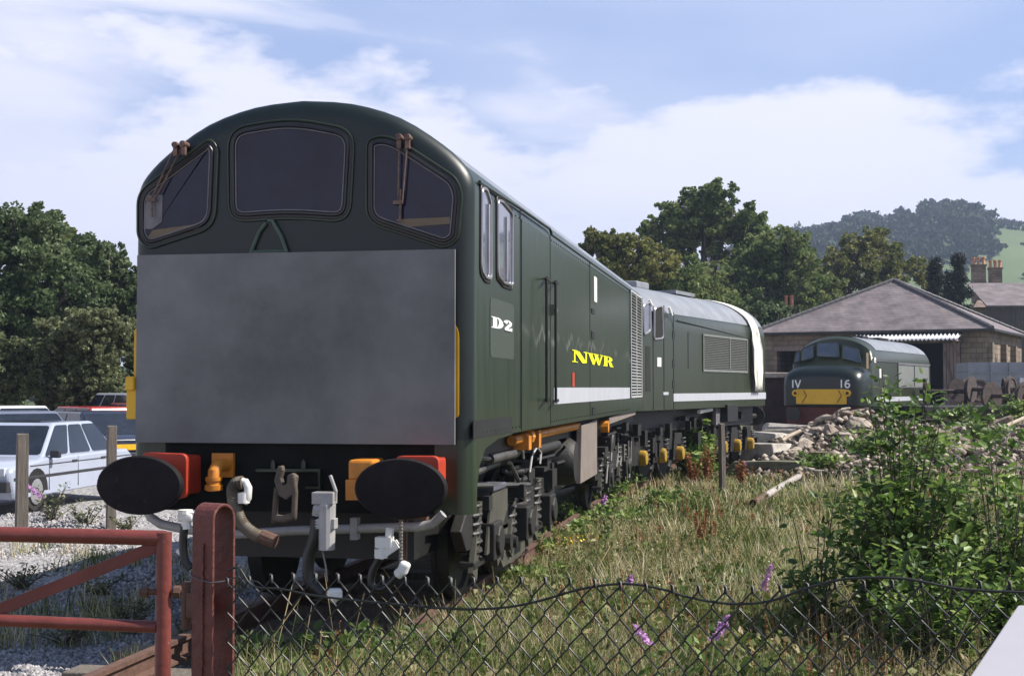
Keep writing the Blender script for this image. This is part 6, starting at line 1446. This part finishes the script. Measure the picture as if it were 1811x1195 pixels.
        V = np.stack([T-sx_, T+sx_, tip+sx_*.5, tip-sx_*.5], 1).reshape(-1, 3); Q = np.arange(n*4).reshape(-1, 4)
        k = 16; sd = np.repeat(tip, k, 0)+(np.repeat(T-tip, k, 0))*rng.uniform(0, .38, (n*k, 1))+rng.normal(0, 1, (n*k, 3))*np.repeat(w, k)[:, None]*1.9
        V2, Q2 = leaf_quads(sd, .013 if nm[0] == 'r' else .010, None, .7); V2 = V2.reshape(-1, 4, 3); c2 = V2.mean(1, keepdims=True); V2 = (c2+(V2-c2)*np.repeat(np.clip(dist/9, .9, 2.4), k)[:, None, None]).reshape(-1, 3)
        tag(np_mesh(nm, np.concatenate([V, V2]), np.concatenate([Q, Q2+len(V)]), M[mt]), kind='stuff')
    # clover and small broad leaves low over the ground
    P = reg(420, 2250, 7.0, 24, .8)(110000); k = (front(P)) & (np.sin(P[:, 0]*1.3+1)*np.cos(P[:, 1]*.9+P[:, 0]*.5) > -.35); P = P[k]; P[:, 2] = gz(P[:, 0], P[:, 1])+rng.uniform(.0, .17, len(P)); o = np.tile([0, 0, 1.0], (len(P), 1)); V, Q = leaf_quads(P, .040, o, .8); tag(np_mesh('clover', V, Q, M['clover']), kind='stuff')
    # tiny pale flower heads
    P = reg(420, 1900, 7.5, 26, .8)(3600); P = P[front(P)]; P[:, 2] = gz(P[:, 0], P[:, 1])+rng.uniform(.05, .24, len(P)); V, Q = leaf_quads(P, .017, np.tile([0, 0, 1.0], (len(P), 1)), .9); tag(np_mesh('small_flowers', V, Q, M['pflower']), kind='stuff')
    # long straw seed stalks
    P = reg(420, 1850, 6.0, 13, .5)(170); P = P[front(P)]; V = []; t = MB()
    for x, y, z in P:
        h = random.uniform(.35, .70); a = random.uniform(0, 6.3); l = random.uniform(.05, .3); z = float(gz(x, y)); p = [Vector((x, y, z)), Vector((x+cos(a)*l*.3, y+sin(a)*l*.3, z+h*.6)), Vector((x+cos(a)*l, y+sin(a)*l, z+h))]
        t.tube(p+[p[2]+(p[2]-p[1]).normalized()*.08], .002, 4, rs=[.0014, .0011, .0035, .001])
    tag(t.build('straw_stalks', M['straw']), kind='stuff')
grass()
def flowers():
    r = random.Random(9)
    # rust coloured dock plants in seed
    def dock(px, py, hpx, lab, n=9):
        g = G(px, py, -.22); d = (g-CAM).dot(F_); h = hpx/F*d; root = empty('dock_plant', (g.x, g.y, -.24), 0, lab, 'dock plant', 'rust coloured dock plants'); t = MB(); P = []
        for i in range(n):
            a = r.uniform(0, 6.3); l = r.uniform(.03, .22)*h; tip = Vector((cos(a)*l, sin(a)*l, h*r.uniform(.6, 1))); t.tube([Vector((r.uniform(-.03, .03), r.uniform(-.03, .03), 0)), tip*.6+Vector((0, 0, .02)), tip], .005, 4)
            for k in range(90): s = r.uniform(.35, 1); P.append(np.array(tip*s)+np.array([r.gauss(0, 1), r.gauss(0, 1), 0])*.012*(1.5-s)*max(1, d/14))
        V, Q = leaf_quads(np.array(P), .020*max(1, d/13), None, .8); np_mesh('seed_heads', V, Q, M['dock'], root); t.build('stems', M['dockstem'], root)
    for px, py, h, l in ((1225, 870, 75, 'rust brown dock clump left of the grey post, beside the train'), (1250, 872, 90, 'tallest rust brown dock clump directly left of the grey post'), (1310, 868, 60, 'rust dock clump just right of the grey post'), (1240, 990, 95, 'tall rust dock in the middle of the grass'), (1262, 975, 60, 'rust dock beside the tall middle one'), (1130, 985, 60, 'single rust dock left of the middle of the grass'), (1215, 935, 40, 'small rust dock in front of the grey post'), (1300, 1010, 50, 'rust dock left of the low scrub branches'), (1330, 945, 40, 'small rust dock below the fallen pipe'), (1170, 960, 36, 'small rust dock among dry grass near the rail weeds'), (1100, 1010, 34, 'low rust dock near the yellow flowers'), (870, 1010, 34, 'low rust dock under the front bogie'), (1180, 1110, 60, 'dark rust dock behind the mesh, right of centre')): dock(px, py, h, l)
    def spike(px, py, hpx, lab, d=None, tilt=.3):
        p = W(px, py, d) if d else G(px, py, .1); d = (p-CAM).dot(F_); l = hpx/F*d; root = empty('purple_flower_weed', (p.x, p.y, -.24), 0, lab, 'flower', 'purple flower spikes'); zt = p.z+.24; top = Vector((tilt*l, 0, zt))
        P = []
        for k in range(150): s = r.uniform(0, 1); rr = .32*l*(1-s)*.8+.010; P.append(np.array([top.x+tilt*l*s*1.2+r.gauss(0, rr*.5), r.gauss(0, rr*.5), zt+l*s]))
        V, Q = leaf_quads(np.array(P), .018*max(1, d/9), None, .9); np_mesh('flower_spike', V, Q, M['purple'], root)
        MB().tube([(0, 0, 0), (tilt*l*.5, 0, zt*.6), tuple(top)], .005, 5).build('stem', M['dockstem2'], root)
        Pl = np.array([[r.gauss(0, .06), r.gauss(0, .06), r.uniform(.1, 1)*zt] for _ in range(26)]); V, Q = leaf_quads(Pl, .08, None, .4); np_mesh('leaves', V, Q, M['leaf_bush'], root)
    spike(1168, 1140, 34, 'large purple flower spike behind the mesh, lowest on the picture', 7.6, -.6); spike(1240, 1130, 30, 'purple flower spike right of the large one', 7.8, .7); spike(1255, 1112, 26, 'slim purple flower spike above its neighbour', 7.9, .6)
    spike(1105, 1035, 18, 'purple flower at the crest of the wavy fence wire', None); spike(1340, 1045, 26, 'purple flower left of the shrub thicket', None); spike(1350, 1020, 22, 'upper purple flower left of the shrub thicket', None); spike(1062, 890, 14, 'small purple flower in the brambles beside the rail', None); spike(95, 880, 24, 'purple flower in front of the pale blue car', None, -1.0); spike(1310, 830, 12, 'faint purple flower beside the stone blocks', None)
    t = MB(); root = empty('yellow_flower_weed', tuple(G(1015, 990)), 0, 'small cluster of yellow flowers in the grass beside the rail', 'flower'); P = np.array([[r.gauss(0, .10), r.gauss(0, .10), r.uniform(.15, .28)] for _ in range(50)]); V, Q = leaf_quads(P, .03, None, .9); np_mesh('flower_heads', V, Q, M['yflower'], root)
    for i in range(8): t.tube([(0, 0, 0), tuple(P[i])], .003, 4)
    t.build('stems', M['dockstem2'], root)
M['dockstem'] = mat('dock_stem', (.22, .09, .04), .8); M['dockstem2'] = mat('green_stem', (.09, .12, .04), .8)
flowers()
#HAZE
def split_loose(names):
    for o in [o for o in bpy.data.objects if o.type == 'MESH' and o.name.split('.')[0] in names]:
        bm = bmesh.new(); bm.from_mesh(o.data); seen = set(); isl = []
        for f in bm.faces:
            if f.index in seen: continue
            st, g = [f], []; seen.add(f.index)
            while st:
                a = st.pop(); g.append(a)
                for v in a.verts:
                    for b in v.link_faces:
                        if b.index not in seen: seen.add(b.index); st.append(b)
            isl.append(g)
        if 1 < len(isl) < 90:
            base = o.name.split('.')[0]; mats_ = list(o.data.materials)
            for k, g in enumerate(isl):
                vi = {}; V = []; Fs = []
                for f in g:
                    q = []
                    for v in f.verts:
                        if v.index not in vi: vi[v.index] = len(V); V.append(v.co.copy())
                        q.append(vi[v.index])
                    Fs.append(q)
                me = bpy.data.meshes.new(base); me.from_pydata(V, [], Fs)
                for m in mats_: me.materials.append(m)
                if k == 0: o.data = me
                else:
                    c = link(bpy.data.objects.new(base, me)); c.parent = o.parent
        bm.free()
split_loose({'panel_seam', 'underside_equipment', 'buttress', 'brake_linkage', 'gutter', 'strapping', 'handle_bar', 'louvre_panel', 'stripe', 'hose', 'coupling_clip', 'wheel', 'coil_spring', 'buffer_block', 'grille_frame', 'orange_fitting', 'roof_vent', 'brake_tap', 'pivot_pin'})
def haze():
    t = MB().bb(-1500, 1500, -50, 1500, -9, 150); m = bpy.data.materials.new('haze'); m.use_nodes = True; N = m.node_tree.nodes; N.clear(); o = N.new('ShaderNodeOutputMaterial'); v = N.new('ShaderNodeVolumePrincipled'); v.inputs['Density'].default_value = .00042; v.inputs['Color'].default_value = (.62, .75, 1, 1); v.inputs['Anisotropy'].default_value = .2
    m.node_tree.links.new(v.outputs[0], o.inputs['Volume']); tag(t.build('haze', m), kind='stuff')

haze()
